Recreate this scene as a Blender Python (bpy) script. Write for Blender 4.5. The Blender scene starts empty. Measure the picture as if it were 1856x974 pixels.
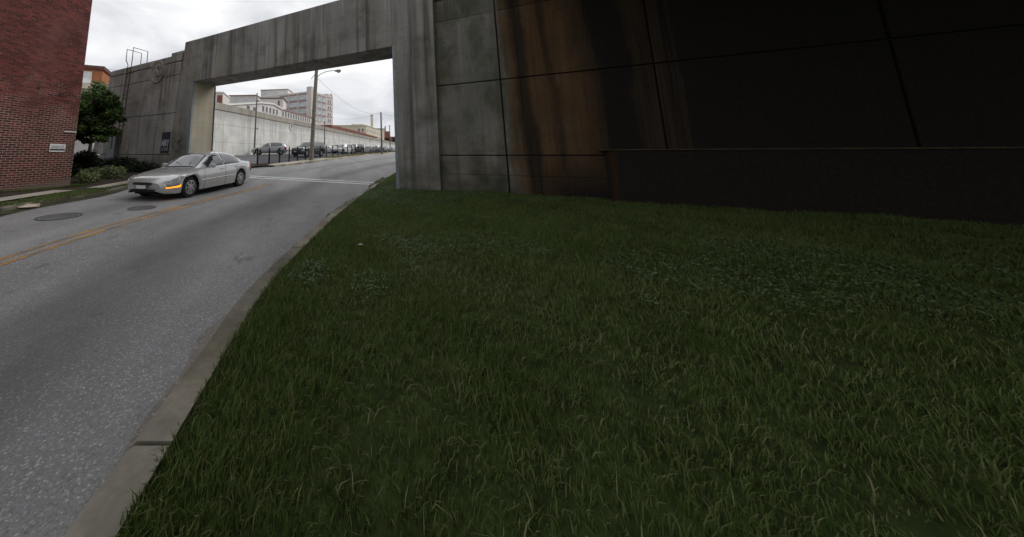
import bpy, math, random
import numpy as np
from mathutils import Vector, Matrix

SC = bpy.context.scene
COL = SC.collection
R = math.radians
random.seed(7)
rng = np.random.default_rng(11)

# ------------------------------------------------------------------ camera, sky, sun, exposure
cam_d = bpy.data.cameras.new('camera')
cam = bpy.data.objects.new('camera', cam_d); COL.objects.link(cam)
cam.location = (0, 0, 1.5)
cam.rotation_euler = (R(90 + 8.6), 0, 0)
cam_d.sensor_fit = 'HORIZONTAL'; cam_d.sensor_width = 36
cam_d.lens = 564 / 1856 * 36
cam_d.shift_x = (928 - 600) / 1856
cam_d.shift_y = -(487 - 195) / 1856
cam_d.clip_start = .05; cam_d.clip_end = 3000
SC.camera = cam

SUN_DIR = Vector((.90, .22, .80)).normalized()        # towards the sun, veiled by cloud
world = bpy.data.worlds.new('World'); SC.world = world
world.use_nodes = True
wt = world.node_tree; wt.nodes.clear()
wo = wt.nodes.new('ShaderNodeOutputWorld')
sky = wt.nodes.new('ShaderNodeTexSky'); sky.sky_type = 'NISHITA'; sky.sun_disc = False
sky.sun_elevation = math.asin(SUN_DIR.z); sky.sun_rotation = math.atan2(SUN_DIR.x, SUN_DIR.y)
bg1 = wt.nodes.new('ShaderNodeBackground'); bg1.inputs[1].default_value = .06
wt.links.new(sky.outputs[0], bg1.inputs[0])
tc = wt.nodes.new('ShaderNodeTexCoord')
mp = wt.nodes.new('ShaderNodeMapping'); mp.inputs['Scale'].default_value = (1.6, 1.6, 4.2)
wt.links.new(tc.outputs['Generated'], mp.inputs[0])
nz = wt.nodes.new('ShaderNodeTexNoise'); nz.inputs['Scale'].default_value = 1.5
nz.inputs['Detail'].default_value = 7; nz.inputs['Roughness'].default_value = .5; nz.inputs['Distortion'].default_value = .5
wt.links.new(mp.outputs[0], nz.inputs[0])
cr = wt.nodes.new('ShaderNodeValToRGB')
cr.color_ramp.elements[0].position = .36; cr.color_ramp.elements[0].color = (.55, .57, .61, 1)
cr.color_ramp.elements[1].position = .60; cr.color_ramp.elements[1].color = (.93, .93, .94, 1)
wt.links.new(nz.outputs[0], cr.inputs[0])
bg2 = wt.nodes.new('ShaderNodeBackground'); bg2.inputs[1].default_value = .92
wt.links.new(cr.outputs[0], bg2.inputs[0])
mx = wt.nodes.new('ShaderNodeMixShader'); mx.inputs[0].default_value = .95
wt.links.new(bg1.outputs[0], mx.inputs[1]); wt.links.new(bg2.outputs[0], mx.inputs[2])
wt.links.new(mx.outputs[0], wo.inputs[0])

sun_d = bpy.data.lights.new('sun', 'SUN'); sun_d.energy = 1.5; sun_d.angle = R(38); sun_d.color = (1, .97, .93)
sun = bpy.data.objects.new('sun', sun_d); COL.objects.link(sun)
sun.rotation_euler = SUN_DIR.to_track_quat('Z', 'Y').to_euler()
SC.view_settings.view_transform = 'Standard'; SC.view_settings.look = 'None'
SC.view_settings.exposure = 0.32; SC.view_settings.gamma = 1.0; SC.view_settings.use_curve_mapping = False

# ------------------------------------------------------------------ helpers
class MB:
    def __init__(s): s.v = []; s.f = []
    def add(s, vs, fs):
        n = len(s.v); s.v += [tuple(v) for v in vs]; s.f += [tuple(i + n for i in f) for f in fs]; return s
    def box(s, x0, x1, y0, y1, z0, z1, M=None):
        vs = [Vector((x, y, z)) for z in (z0, z1) for y in (y0, y1) for x in (x0, x1)]
        if M: vs = [M @ v for v in vs]
        return s.add(vs, [(0, 2, 3, 1), (4, 5, 7, 6), (0, 1, 5, 4), (2, 6, 7, 3), (0, 4, 6, 2), (1, 3, 7, 5)])
    def prism(s, poly, y0, y1, M=None):       # poly of (x, z), extruded along y
        n = len(poly)
        vs = [Vector((x, y0, z)) for x, z in poly] + [Vector((x, y1, z)) for x, z in poly]
        if M: vs = [M @ v for v in vs]
        return s.add(vs, [tuple(range(n)), tuple(range(2 * n - 1, n - 1, -1))] + [(i, i + n, (i + 1) % n + n, (i + 1) % n) for i in range(n)])
    def tube(s, pts, r, k=8, cap=True):
        pts = [Vector(p) for p in pts]; n = len(pts)
        rs = r if isinstance(r, (list, tuple)) else [r] * n
        vs = []; fs = []
        up = None
        for i, p in enumerate(pts):
            t = (pts[min(i + 1, n - 1)] - pts[max(i - 1, 0)]).normalized()
            if up is None or abs(up.dot(t)) > .95: up = Vector((0, 0, 1)) if abs(t.z) < .9 else Vector((1, 0, 0))
            a = t.cross(up).normalized(); b = a.cross(t).normalized(); up = b
            for j in range(k):
                q = 2 * math.pi * j / k
                vs.append(p + (a * math.cos(q) + b * math.sin(q)) * rs[i])
        for i in range(n - 1):
            for j in range(k):
                fs.append((i * k + j, i * k + (j + 1) % k, (i + 1) * k + (j + 1) % k, (i + 1) * k + j))
        if cap: fs += [tuple(range(k - 1, -1, -1)), tuple(range((n - 1) * k, n * k))]
        return s.add(vs, fs)
    def lathe(s, prof, k=24, M=None, close=False):   # prof of (r, h) about the local z axis
        n = len(prof); vs = []
        for r, h in prof:
            for j in range(k):
                q = 2 * math.pi * j / k; vs.append(Vector((r * math.cos(q), r * math.sin(q), h)))
        if M: vs = [M @ v for v in vs]
        fs = [(i * k + j, i * k + (j + 1) % k, (i + 1) * k + (j + 1) % k, (i + 1) * k + j) for i in range(n - 1) for j in range(k)]
        if close: fs += [tuple(range(k - 1, -1, -1)), tuple(range((n - 1) * k, n * k))]
        return s.add(vs, fs)
    def build(s, name, mat, parent=None, smooth=False, bevel=0, M=None):
        me = bpy.data.meshes.new(name); me.from_pydata(s.v, [], s.f); me.update()
        if mat: me.materials.append(mat)
        o = bpy.data.objects.new(name, me); COL.objects.link(o)
        if parent: o.parent = parent
        if M is not None: o.matrix_local = M
        if smooth:
            me.polygons.foreach_set('use_smooth', [True] * len(me.polygons))
            me.set_sharp_from_angle(angle=R(40)) if hasattr(me, 'set_sharp_from_angle') else None
        if bevel:
            b = o.modifiers.new('bevel', 'BEVEL'); b.width = bevel; b.segments = 2; b.limit_method = 'ANGLE'
        return o

def npmesh(name, V, F, mat, parent=None):
    me = bpy.data.meshes.new(name)
    V = np.asarray(V, np.float32); F = np.asarray(F, np.int32); k = F.shape[1]
    me.vertices.add(len(V)); me.vertices.foreach_set('co', V.ravel())
    me.loops.add(F.size); me.loops.foreach_set('vertex_index', F.ravel())
    me.polygons.add(len(F)); me.polygons.foreach_set('loop_start', np.arange(0, F.size, k, dtype=np.int32))
    me.update(); me.validate()
    me.materials.append(mat)
    o = bpy.data.objects.new(name, me); COL.objects.link(o)
    if parent: o.parent = parent
    return o

def tag(o, label=None, cat=None, group=None, kind=None):
    if label: o['label'] = label
    if cat: o['category'] = cat
    if group: o['group'] = group
    if kind: o['kind'] = kind
    return o
def thing(name, loc, rz, label, cat, group=None):
    o = bpy.data.objects.new(name, None); COL.objects.link(o); o.empty_display_size = .2
    o.location = loc; o.rotation_euler = (0, 0, rz)
    return tag(o, label, cat, group)
def copy_tree(o, parent=None):
    c = o.copy(); COL.objects.link(c)
    if parent: c.parent = parent; c.matrix_parent_inverse = o.matrix_parent_inverse.copy()
    for ch in list(o.children): copy_tree(ch, c)
    return c

# ------------------------------------------------------------------ materials
class NT:
    def __init__(s, name):
        s.m = bpy.data.materials.new(name); s.m.use_nodes = True
        s.t = s.m.node_tree; s.b = s.t.nodes['Principled BSDF']
        s.tc = s.t.nodes.new('ShaderNodeTexCoord')
    def n(s, typ, **kw):
        o = s.t.nodes.new(typ)
        for k, v in kw.items(): setattr(o, k, v)
        return o
    def link(s, a, b): s.t.links.new(a, b)
    def val(s, sock, v):
        if hasattr(v, 'is_linked') or isinstance(v, bpy.types.NodeSocket): s.link(v, sock)
        else:
            if isinstance(v, tuple) and len(v) == 3 and sock.type == 'RGBA': v = v + (1,)
            sock.default_value = v
    def coord(s, scale=(1, 1, 1), loc=(0, 0, 0), which='Object', src=None):
        m = s.n('ShaderNodeMapping'); m.inputs['Scale'].default_value = scale; m.inputs['Location'].default_value = loc
        s.link(src or s.tc.outputs[which], m.inputs[0]); return m.outputs[0]
    def noise(s, vec, scale, detail=4, rough=.55, dist=0):
        o = s.n('ShaderNodeTexNoise'); s.link(vec, o.inputs['Vector'])
        o.inputs['Scale'].default_value = scale; o.inputs['Detail'].default_value = detail
        o.inputs['Roughness'].default_value = rough; o.inputs['Distortion'].default_value = dist
        return o.outputs[0]
    def ramp(s, fac, stops, interp='LINEAR'):
        o = s.n('ShaderNodeValToRGB'); e = o.color_ramp; e.interpolation = interp
        while len(e.elements) < len(stops): e.elements.new(.5)
        for i, (p, c) in enumerate(stops):
            e.elements[i].position = p
            e.elements[i].color = (c, c, c, 1) if not isinstance(c, tuple) else c + (1,)
        s.link(fac, o.inputs[0]); return o.outputs[0]
    def mix(s, fac, a, b, mode='MIX'):
        o = s.n('ShaderNodeMix', data_type='RGBA', blend_type=mode)
        s.val(o.inputs[0], fac); s.val(o.inputs[6], a); s.val(o.inputs[7], b); return o.outputs[2]
    def math(s, op, a, b=0.0, c=None, clamp=False):
        o = s.n('ShaderNodeMath', operation=op); o.use_clamp = clamp
        s.val(o.inputs[0], a); s.val(o.inputs[1], b)
        if c is not None: s.val(o.inputs[2], c)
        return o.outputs[0]
    def sep(s, vec):
        o = s.n('ShaderNodeSeparateXYZ'); s.link(vec, o.inputs[0]); return o.outputs
    def bump(s, h, strength=.3, dist=.02):
        o = s.n('ShaderNodeBump'); o.inputs['Strength'].default_value = strength; o.inputs['Distance'].default_value = dist
        s.link(h, o.inputs['Height']); s.link(o.outputs[0], s.b.inputs['Normal'])
    def out(s, col=None, rough=.8, spec=.3, metal=0):
        if col is not None: s.val(s.b.inputs['Base Color'], col)
        s.val(s.b.inputs['Roughness'], rough); s.b.inputs['Specular IOR Level'].default_value = spec
        s.b.inputs['Metallic'].default_value = metal
        return s.m

def plain(name, col, rough=.6, spec=.4, metal=0, var=.12, scale=6, coat=0):
    t = NT(name); c = t.coord()
    f = t.noise(c, scale, 4)
    lo = tuple(x * (1 - var) for x in col); hi = tuple(min(1, x * (1 + var)) for x in col)
    if coat: t.b.inputs['Coat Weight'].default_value = coat; t.b.inputs['Coat Roughness'].default_value = .04
    return t.out(t.mix(t.ramp(f, [(.3, 0.0), (.7, 1.0)]), lo, hi), rough, spec, metal)

def concrete(name, col, streak=.6, patch=.5, damp=.6, warm=(.9, .78, .58), stains=False, topstain=0):
    t = NT(name); c = t.coord(); X, Y, Z = t.sep(c)
    big = t.noise(t.coord((.55, .55, .4)), 1.0, 6, .6)
    fine = t.noise(c, 26, 5, .65)
    board = t.noise(t.coord((.25, .25, 7)), 1.2, 3)
    st1 = t.noise(t.coord((2.6, 2.6, .10)), 1.0, 5, .6)
    st2 = t.noise(t.coord((7.5, 7.5, .22), (3, 0, 1)), 1.0, 4, .6)
    hi = tuple(x * 1.18 for x in col)
    out = t.mix(t.ramp(big, [(.33, 0.0), (.66, 1.0)]), tuple(x * (1 - .45 * patch) for x in col), hi)
    out = t.mix(t.ramp(st1, [(.5, 0.0), (.66, streak)]), out, tuple(x * .42 for x in col))
    out = t.mix(t.ramp(st2, [(.56, 0.0), (.74, streak * .55)]), out, tuple(x * 1.75 for x in col))
    out = t.mix(t.ramp(st2, [(.26, streak * .7), (.42, 0.0)]), out, tuple(x * .5 for x in col))
    tint = t.noise(t.coord((.9, .9, .35), (7, 2, 3)), 1.0, 4)
    out = t.mix(t.math('MULTIPLY', t.ramp(tint, [(.45, 0.0), (.7, 1.0)]), .55), out, t.mix(1.0, out, warm, 'MULTIPLY'))
    out = t.mix(t.ramp(board, [(.38, .2), (.47, 0.0)]), out, tuple(x * .6 for x in col))
    out = t.mix(.26, out, t.ramp(fine, [(.25, .03), (.75, .5)]), 'OVERLAY')
    # algae and splash dirt along the foot of the wall and in blotches
    gz = t.math('SUBTRACT', 1.0, t.math('DIVIDE', Z, 2.3), clamp=True)
    blot = t.noise(t.coord((.7, .7, .8), (1, 5, 2)), 1.1, 6, .62)
    dm = t.math('MULTIPLY', t.ramp(t.math('ADD', blot, t.math('MULTIPLY', gz, .24)), [(.50, 0.0), (.76, 1.0)]), damp)
    out = t.mix(dm, out, (.034, .035, .022))
    vo = t.n('ShaderNodeTexVoronoi'); vo.inputs['Scale'].default_value = 2.4; t.link(c, vo.inputs['Vector'])
    out = t.mix(t.ramp(vo.outputs['Distance'], [(.03, .8), (.05, 0.0)]), out, (.03, .03, .028))
    if topstain:
        tz = t.math('ADD', t.math('DIVIDE', t.math('SUBTRACT', Z, topstain), 2.0), t.math('MULTIPLY', t.math('SUBTRACT', st2, .5), 1.3))
        out = t.mix(t.math('MULTIPLY', t.ramp(tz, [(.0, 0.0), (.35, 1.0)]), .5), out, tuple(x * .42 for x in col))
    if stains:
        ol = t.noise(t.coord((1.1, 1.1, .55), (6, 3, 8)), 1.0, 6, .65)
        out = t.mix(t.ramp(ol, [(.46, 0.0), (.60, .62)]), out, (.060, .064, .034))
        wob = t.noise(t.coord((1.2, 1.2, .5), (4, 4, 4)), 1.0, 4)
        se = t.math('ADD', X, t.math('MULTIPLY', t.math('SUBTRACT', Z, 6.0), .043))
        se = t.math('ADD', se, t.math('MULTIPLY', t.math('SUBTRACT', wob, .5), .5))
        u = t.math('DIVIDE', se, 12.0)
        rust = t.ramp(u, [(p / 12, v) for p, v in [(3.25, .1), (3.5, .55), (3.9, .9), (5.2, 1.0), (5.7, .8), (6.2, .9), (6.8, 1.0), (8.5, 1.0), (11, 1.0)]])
        soot = t.ramp(u, [(p / 12, v) for p, v in [(3.6, 0.0), (3.88, .84), (4.05, .8), (4.2, .12), (4.5, .05), (4.62, .66), (4.72, .6), (4.84, .05), (5.1, .15), (5.55, .6), (5.85, 1.05), (6.25, 1.1), (6.5, .72), (7.0, .72), (7.8, 1.1), (9.5, 1.05), (12, 1.1)]])  # soot bands; towards the right end, gloom is painted in as near-black
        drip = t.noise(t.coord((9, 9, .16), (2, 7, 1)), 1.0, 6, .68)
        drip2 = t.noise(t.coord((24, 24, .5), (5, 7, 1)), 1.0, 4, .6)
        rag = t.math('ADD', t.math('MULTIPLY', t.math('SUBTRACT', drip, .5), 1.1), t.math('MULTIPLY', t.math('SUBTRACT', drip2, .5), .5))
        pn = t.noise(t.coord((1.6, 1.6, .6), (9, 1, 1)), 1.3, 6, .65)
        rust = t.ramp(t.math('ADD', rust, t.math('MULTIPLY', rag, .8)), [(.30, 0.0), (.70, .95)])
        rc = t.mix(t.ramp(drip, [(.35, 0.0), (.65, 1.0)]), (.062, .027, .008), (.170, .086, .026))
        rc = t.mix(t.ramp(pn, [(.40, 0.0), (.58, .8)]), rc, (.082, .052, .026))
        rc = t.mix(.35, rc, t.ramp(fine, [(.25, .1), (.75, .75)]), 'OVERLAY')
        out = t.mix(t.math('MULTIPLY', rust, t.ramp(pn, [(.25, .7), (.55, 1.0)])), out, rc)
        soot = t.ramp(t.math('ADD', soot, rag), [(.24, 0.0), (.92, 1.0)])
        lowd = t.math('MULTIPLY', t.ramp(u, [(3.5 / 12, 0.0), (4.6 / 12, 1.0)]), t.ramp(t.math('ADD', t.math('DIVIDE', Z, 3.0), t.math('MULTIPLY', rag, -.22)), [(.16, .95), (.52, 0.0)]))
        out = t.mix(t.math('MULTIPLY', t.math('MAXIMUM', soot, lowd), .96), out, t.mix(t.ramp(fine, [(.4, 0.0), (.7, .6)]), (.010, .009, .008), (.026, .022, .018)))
    t.bump(t.math('ADD', fine, t.math('MULTIPLY', board, .8)), .35, .008)
    return t.out(out, .88, .25)

def asphalt(name, col, wear=None, grain=1.0):
    t = NT(name); c = t.coord(which='Object')
    g1 = t.noise(c, 90, 3, .7); g2 = t.noise(c, 34, 4, .7)
    big = t.noise(t.coord((.7, .16, 1)), 1.0, 5, .6)
    med = t.noise(t.coord((1.3, .8, 1)), 1.7, 6, .65)
    out = t.mix(t.ramp(big, [(.35, 0.0), (.65, 1.0)]), tuple(x * .74 for x in col), tuple(x * 1.12 for x in col))
    out = t.mix(t.ramp(med, [(.35, .35), (.6, 0.0)]), out, tuple(x * .6 for x in col))
    vo = t.n('ShaderNodeTexVoronoi'); vo.inputs['Scale'].default_value = 105; t.link(c, vo.inputs['Vector'])
    chips = t.ramp(vo.outputs['Color'], [(.72, 0.0), (.9, .6 * grain)])
    out = t.mix(chips, out, tuple(min(1, x * 3.0) for x in col))
    out = t.mix(t.ramp(g1, [(.3, .7 * grain), (.5, 0.0)]), out, tuple(x * .3 for x in col))
    out = t.mix(.3 * grain, out, t.ramp(g2, [(.25, .12), (.75, .88)]), 'OVERLAY')
    if wear:
        # oil-darkened lane centres, following the curve of the street: x minus the centre line of the road
        X, Y, Z = t.sep(c)
        cl = t.math('MULTIPLY', t.math('POWER', t.math('MAXIMUM', t.math('SUBTRACT', Y, 3.0), 0.0), 2.0), .0148)
        off = t.math('SUBTRACT', t.math('ADD', X, 4.5), cl)
        wb = t.math('MULTIPLY', t.math('SUBTRACT', t.noise(t.coord((.5, .25, 1), (3, 3, 3)), 1.0, 4), .5), 1.1)
        off = t.math('ADD', off, wb)
        for cx, wd, s in wear:
            d = t.math('ABSOLUTE', t.math('SUBTRACT', off, cx))
            k = t.ramp(t.math('DIVIDE', d, wd), [(0.0, s), (1.0, 0.0)], 'EASE')
            out = t.mix(t.math('MULTIPLY', k, t.ramp(med, [(.3, .5), (.6, 1.0)])), out, tuple(x * .33 for x in col))
        spots = t.ramp(t.noise(t.coord((1, .6, 1), (8, 8, 8)), 3.2, 3, .5), [(.66, 0.0), (.72, .5)])
        out = t.mix(spots, out, tuple(x * .35 for x in col))
    t.bump(t.math('ADD', g1, vo.outputs['Distance']), .5, .006)
    return t.out(out, .85, .35)

def brick_mat(name, c1, c2, mort_hi, mort_lo, zsplit):
    t = NT(name)
    src = t.tc.outputs['Object']; X, Y, Z = t.sep(src)
    cb = t.n('ShaderNodeCombineXYZ'); t.link(X, cb.inputs[0]); t.link(Z, cb.inputs[1])
    wob = t.n('ShaderNodeVectorMath', operation='ADD')
    nzv = t.n('ShaderNodeTexNoise'); nzv.inputs['Scale'].default_value = 3.0; t.link(cb.outputs[0], nzv.inputs['Vector'])
    scl = t.n('ShaderNodeVectorMath', operation='SCALE'); scl.inputs['Scale'].default_value = .018
    t.link(nzv.outputs['Color'], scl.inputs[0]); t.link(cb.outputs[0], wob.inputs[0]); t.link(scl.outputs[0], wob.inputs[1])
    b = t.n('ShaderNodeTexBrick'); t.link(wob.outputs[0], b.inputs['Vector'])
    b.inputs['Scale'].default_value = 1; b.inputs['Brick Width'].default_value = .215; b.inputs['Row Height'].default_value = .078
    b.inputs['Mortar Size'].default_value = .0085; b.inputs['Mortar Smooth'].default_value = .25; b.inputs['Bias'].default_value = -.2
    t.val(b.inputs['Color1'], c1); t.val(b.inputs['Color2'], c2); t.val(b.inputs['Mortar'], (0, 0, 0))
    col = b.outputs['Color']
    n1 = t.noise(cb.outputs[0], 1.1, 6, .65); n2 = t.noise(cb.outputs[0], 9, 5, .7)
    col = t.mix(t.ramp(n1, [(.4, 0.0), (.68, .55)]), col, tuple(x * .55 for x in c1))
    col = t.mix(.45, col, t.ramp(n2, [(.2, .15), (.8, .85)]), 'OVERLAY')
    n3 = t.noise(t.coord((.6, 1, .35)), 1.0, 6, .7)
    col = t.mix(t.ramp(n3, [(.48, 0.0), (.66, .45)]), col, (.16, .075, .068))
    col = t.mix(t.ramp(n3, [(.28, .6), (.42, 0.0)]), col, (.030, .014, .012))
    # lime-pale joints low on the wall, joints washed over with red paint higher up
    hz = t.ramp(t.math('ADD', t.math('DIVIDE', Z, zsplit * 2), t.math('MULTIPLY', t.math('SUBTRACT', n1, .5), .9)), [(.40, 0.0), (.62, 1.0)])
    spot = t.ramp(t.noise(cb.outputs[0], 4.2, 5, .7), [(.62, 0.0), (.70, .9)])
    mort = t.mix(t.math('MULTIPLY', hz, t.math('SUBTRACT', 1.0, spot)), mort_lo, mort_hi)
    col = t.mix(b.outputs['Fac'], col, mort)
    par = t.math('MULTIPLY', t.ramp(t.math('ADD', t.math('DIVIDE', Z, 2.0), t.math('MULTIPLY', n1, .3)), [(.36, .85), (.46, 0.0)]), t.ramp(t.math('ADD', t.math('MULTIPLY', X, .25), 1.0), [(.45, 0.0), (.8, 1.0)]))
    col = t.mix(par, col, (.15, .115, .095))
    inv = t.math('SUBTRACT', 1.0, b.outputs['Fac'])
    t.bump(t.math('ADD', inv, t.math('MULTIPLY', n2, .5)), .6, .012)
    return t.out(col, .85, .25)

def leafmat(name, c1, c2, c3=None, rough=.55, trans=.25):
    t = NT(name)
    geo = t.n('ShaderNodeNewGeometry')
    rnd = geo.outputs['Random Per Island']
    pn = t.noise(t.coord(which='Object'), 1.3, 4)
    col = t.mix(rnd, c1, c2)
    col = t.mix(t.ramp(pn, [(.35, 0.0), (.7, .7)]), col, c1)
    if c3 is not None: col = t.mix(t.ramp(rnd, [(.90, 0.0), (.93, .85)]), col, c3)
    t.val(t.b.inputs['Base Color'], col); t.b.inputs['Roughness'].default_value = rough
    t.b.inputs['Specular IOR Level'].default_value = .3
    tr = t.n('ShaderNodeBsdfTranslucent'); t.link(col, tr.inputs[0])
    ms = t.n('ShaderNodeMixShader'); ms.inputs[0].default_value = trans
    o = t.t.nodes['Material Output']
    t.link(t.b.outputs[0], ms.inputs[1]); t.link(tr.outputs[0], ms.inputs[2]); t.link(ms.outputs[0], o.inputs[0])
    return t.m

M = {}
M['wall_left'] = concrete('weathered_concrete', (.37, .36, .335), .95, .6, .7)
M['portal'] = concrete('portal_concrete', (.305, .297, .275), 1.0, .6, .7)
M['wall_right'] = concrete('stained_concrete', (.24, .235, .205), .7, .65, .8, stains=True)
M['far_wall'] = concrete('pale_concrete', (.60, .60, .575), .45, .22, .0, warm=(.95, .9, .82), topstain=5.4)
M['coping'] = concrete('coping_concrete', (.36, .335, .29), .5, .4, 0)
M['jamb'] = concrete('jamb_concrete', (.40, .365, .29), .3, .3, .2)
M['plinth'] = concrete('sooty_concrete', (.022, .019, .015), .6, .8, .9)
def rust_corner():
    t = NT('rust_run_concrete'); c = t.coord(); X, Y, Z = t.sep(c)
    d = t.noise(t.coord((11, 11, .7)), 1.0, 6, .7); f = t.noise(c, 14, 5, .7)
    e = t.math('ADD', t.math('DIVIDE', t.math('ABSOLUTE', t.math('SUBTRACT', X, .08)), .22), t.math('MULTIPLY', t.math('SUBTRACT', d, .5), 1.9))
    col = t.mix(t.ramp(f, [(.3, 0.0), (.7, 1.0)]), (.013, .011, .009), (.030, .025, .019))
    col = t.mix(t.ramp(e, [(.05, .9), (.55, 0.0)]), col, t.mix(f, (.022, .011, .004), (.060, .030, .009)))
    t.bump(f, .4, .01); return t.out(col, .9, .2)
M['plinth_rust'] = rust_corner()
M['asphalt'] = asphalt('road_asphalt', (.232, .229, .230), wear=[(2.0, 1.0, .7), (-1.75, .9, .35)], grain=.8)
M['lot'] = asphalt('lot_asphalt', (.11, .11, .118), grain=.6)
M['kerb'] = concrete('kerb_concrete', (.42, .385, .315), .3, .8, .7)
M['walk'] = concrete('sidewalk_concrete', (.42, .385, .33), .1, .4, .15)
M['brick'] = brick_mat('red_brick', (.055, .016, .014), (.185, .043, .034), (.125, .048, .042), (.30, .235, .20), 3.2)
M['navy'] = plain('navy_paint', (.012, .016, .030), .7, .3)
M['white_paint'] = plain('white_spray_paint', (.5, .5, .52), .7, .3)
M['tag_paint'] = plain('black_spray_paint', (.05, .045, .04), .7)
M['steel'] = plain('galvanised_steel', (.20, .225, .24), .5, .5, .3, .2)
M['rusty'] = plain('rusty_steel', (.045, .038, .032), .7, .3, 0, .4)
M['black_metal'] = plain('black_fence_paint', (.008, .009, .012), .45, .4)
M['wood'] = plain('weathered_pole_wood', (.20, .18, .145), .85, .2, 0, .3, 3)
M['dark_pole'] = plain('dark_pole_paint', (.11, .11, .105), .6)
M['rubber'] = plain('tyre_rubber', (.012, .012, .013), .8, .3)
M['rim'] = plain('alloy_rim', (.42, .42, .43), .3, .5, .8)
M['chassis'] = plain('black_plastic', (.010, .010, .011), .7, .3)
M['chrome'] = plain('chrome', (.6, .6, .62), .12, .5, 1.0, .03)
M['grille'] = plain('dark_grille', (.02, .02, .022), .4, .5)
M['plate'] = plain('plate_white', (.6, .62, .65), .5)
M['lens'] = plain('headlight_lens', (.42, .45, .48), .08, .8, .25, .2, 20)
M['red_lens'] = plain('red_lens', (.28, .015, .015), .15, .6)
gm = NT('car_glass'); gm.b.inputs['Coat Weight'].default_value = 1.0; gm.b.inputs['Coat Roughness'].default_value = .02
M['glass'] = gm.out((.025, .030, .032), .04, 1.0)
am = NT('amber_lamp'); am.b.inputs['Emission Color'].default_value = (1, .28, .01, 1); am.b.inputs['Emission Strength'].default_value = 1.6
M['amber'] = am.out((.8, .25, .01), .2, .5)
M['amber_off'] = plain('unlit_amber_lens', (.16, .06, .01), .2, .5)
wg = NT('window_glass'); wc = wg.coord()
M['win_glass'] = wg.out(wg.mix(wg.ramp(wg.noise(wc, .5, 3), [(.4, 0.0), (.6, 1.0)]), (.42, .45, .46), (.66, .69, .70)), .12, .7)
M['win_dark'] = plain('dark_window_glass', (.055, .065, .075), .1, .8, 0, .4, 1)
M['frame_white'] = plain('white_window_frame', (.62, .60, .58), .6)
M['frame_dark'] = plain('dark_grey_window_frame', (.24, .24, .24), .6)
M['frame_grey'] = plain('grey_window_frame', (.40, .40, .40), .6)
M['pink'] = plain('pinkish_painted_concrete', (.54, .50, .475), .85, .2, 0, .1, .5)
M['pink_dark'] = plain('dusty_red_band', (.28, .185, .17), .85, .2, 0, .15)
M['pale_plaster'] = plain('pale_pink_plaster', (.58, .545, .52), .85, .2, 0, .1, .6)
M['roof_white'] = plain('white_roof_edge', (.66, .65, .63), .7)
M['beige'] = plain('cream_painted_concrete', (.60, .54, .43), .85, .2, 0, .1, .4)
M['redbrick_far'] = plain('distant_red_brick', (.205, .085, .065), .9, .2, 0, .25, .6)
M['orange_brick'] = plain('orange_brown_brick', (.29, .12, .06), .9, .2, 0, .15, 2)
M['maroon'] = plain('maroon_cornice', (.10, .035, .03), .8)
M['roof_dark'] = plain('dark_roof', (.12, .10, .09), .85)
M['yellow'] = None
M['sheet_sign'] = plain('white_sign_enamel', (.62, .63, .62), .5)
M['sign_text'] = plain('grey_green_lettering', (.14, .17, .15), .6)
M['iron'] = asphalt('cast_iron', (.165, .16, .158), grain=.7); M['iron_ring'] = plain('dark_iron', (.055, .052, .05), .7)
M['leaf'] = leafmat('tree_leaves', (.038, .072, .013), (.090, .150, .030))
M['leaf2'] = leafmat('shrub_leaves', (.11, .15, .06), (.22, .26, .11), (.26, .24, .12))
M['leaf_dark'] = leafmat('dark_leaves', (.012, .020, .008), (.03, .042, .014))
M['grass'] = leafmat('lawn_grass', (.074, .122, .024), (.160, .218, .060), (.24, .23, .11), trans=.35)
M['clover'] = leafmat('weed_leaves', (.075, .12, .045), (.13, .185, .085), trans=.2)
M['dry'] = leafmat('dry_grass', (.17, .15, .07), (.30, .26, .13), (.10, .13, .03))
M['dry_green'] = leafmat('pale_dry_grass', (.13, .15, .055), (.24, .23, .11))
M['bark'] = plain('bark', (.035, .028, .022), .9, .2, 0, .4, 12)
M['soil'] = plain('bare_soil', (.045, .045, .026), .95, .1, 0, .5, 5)
M['mulch'] = plain('dark_mulch', (.045, .034, .027), .95, .1, 0, .5, 9)
def car_paint(name, col, metal=.6, rough=.32):
    return plain(name, col, rough, .5, metal, .03, 3, coat=1.0)

# worn road paint: flakes off and lets the asphalt through
def road_paint(name, col, wear=.5):
    t = NT(name); c = t.coord()
    f = t.noise(c, 38, 5, .75); f2 = t.noise(c, 1.7, 4)
    k = t.ramp(t.math('ADD', f, t.math('MULTIPLY', t.math('SUBTRACT', f2, .5), .6)), [(wear - .06, 0.0), (wear + .08, 1.0)])
    return t.out(t.mix(k, (.13, .125, .12), col), .8, .3)
M['yellow'] = road_paint('yellow_road_paint', (.44, .235, .045), .50)
M['yellow_old'] = road_paint('faded_yellow_road_paint', (.30, .21, .11), .55)
M['white_line'] = road_paint('white_road_paint', (.66, .66, .66), .38)

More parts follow.
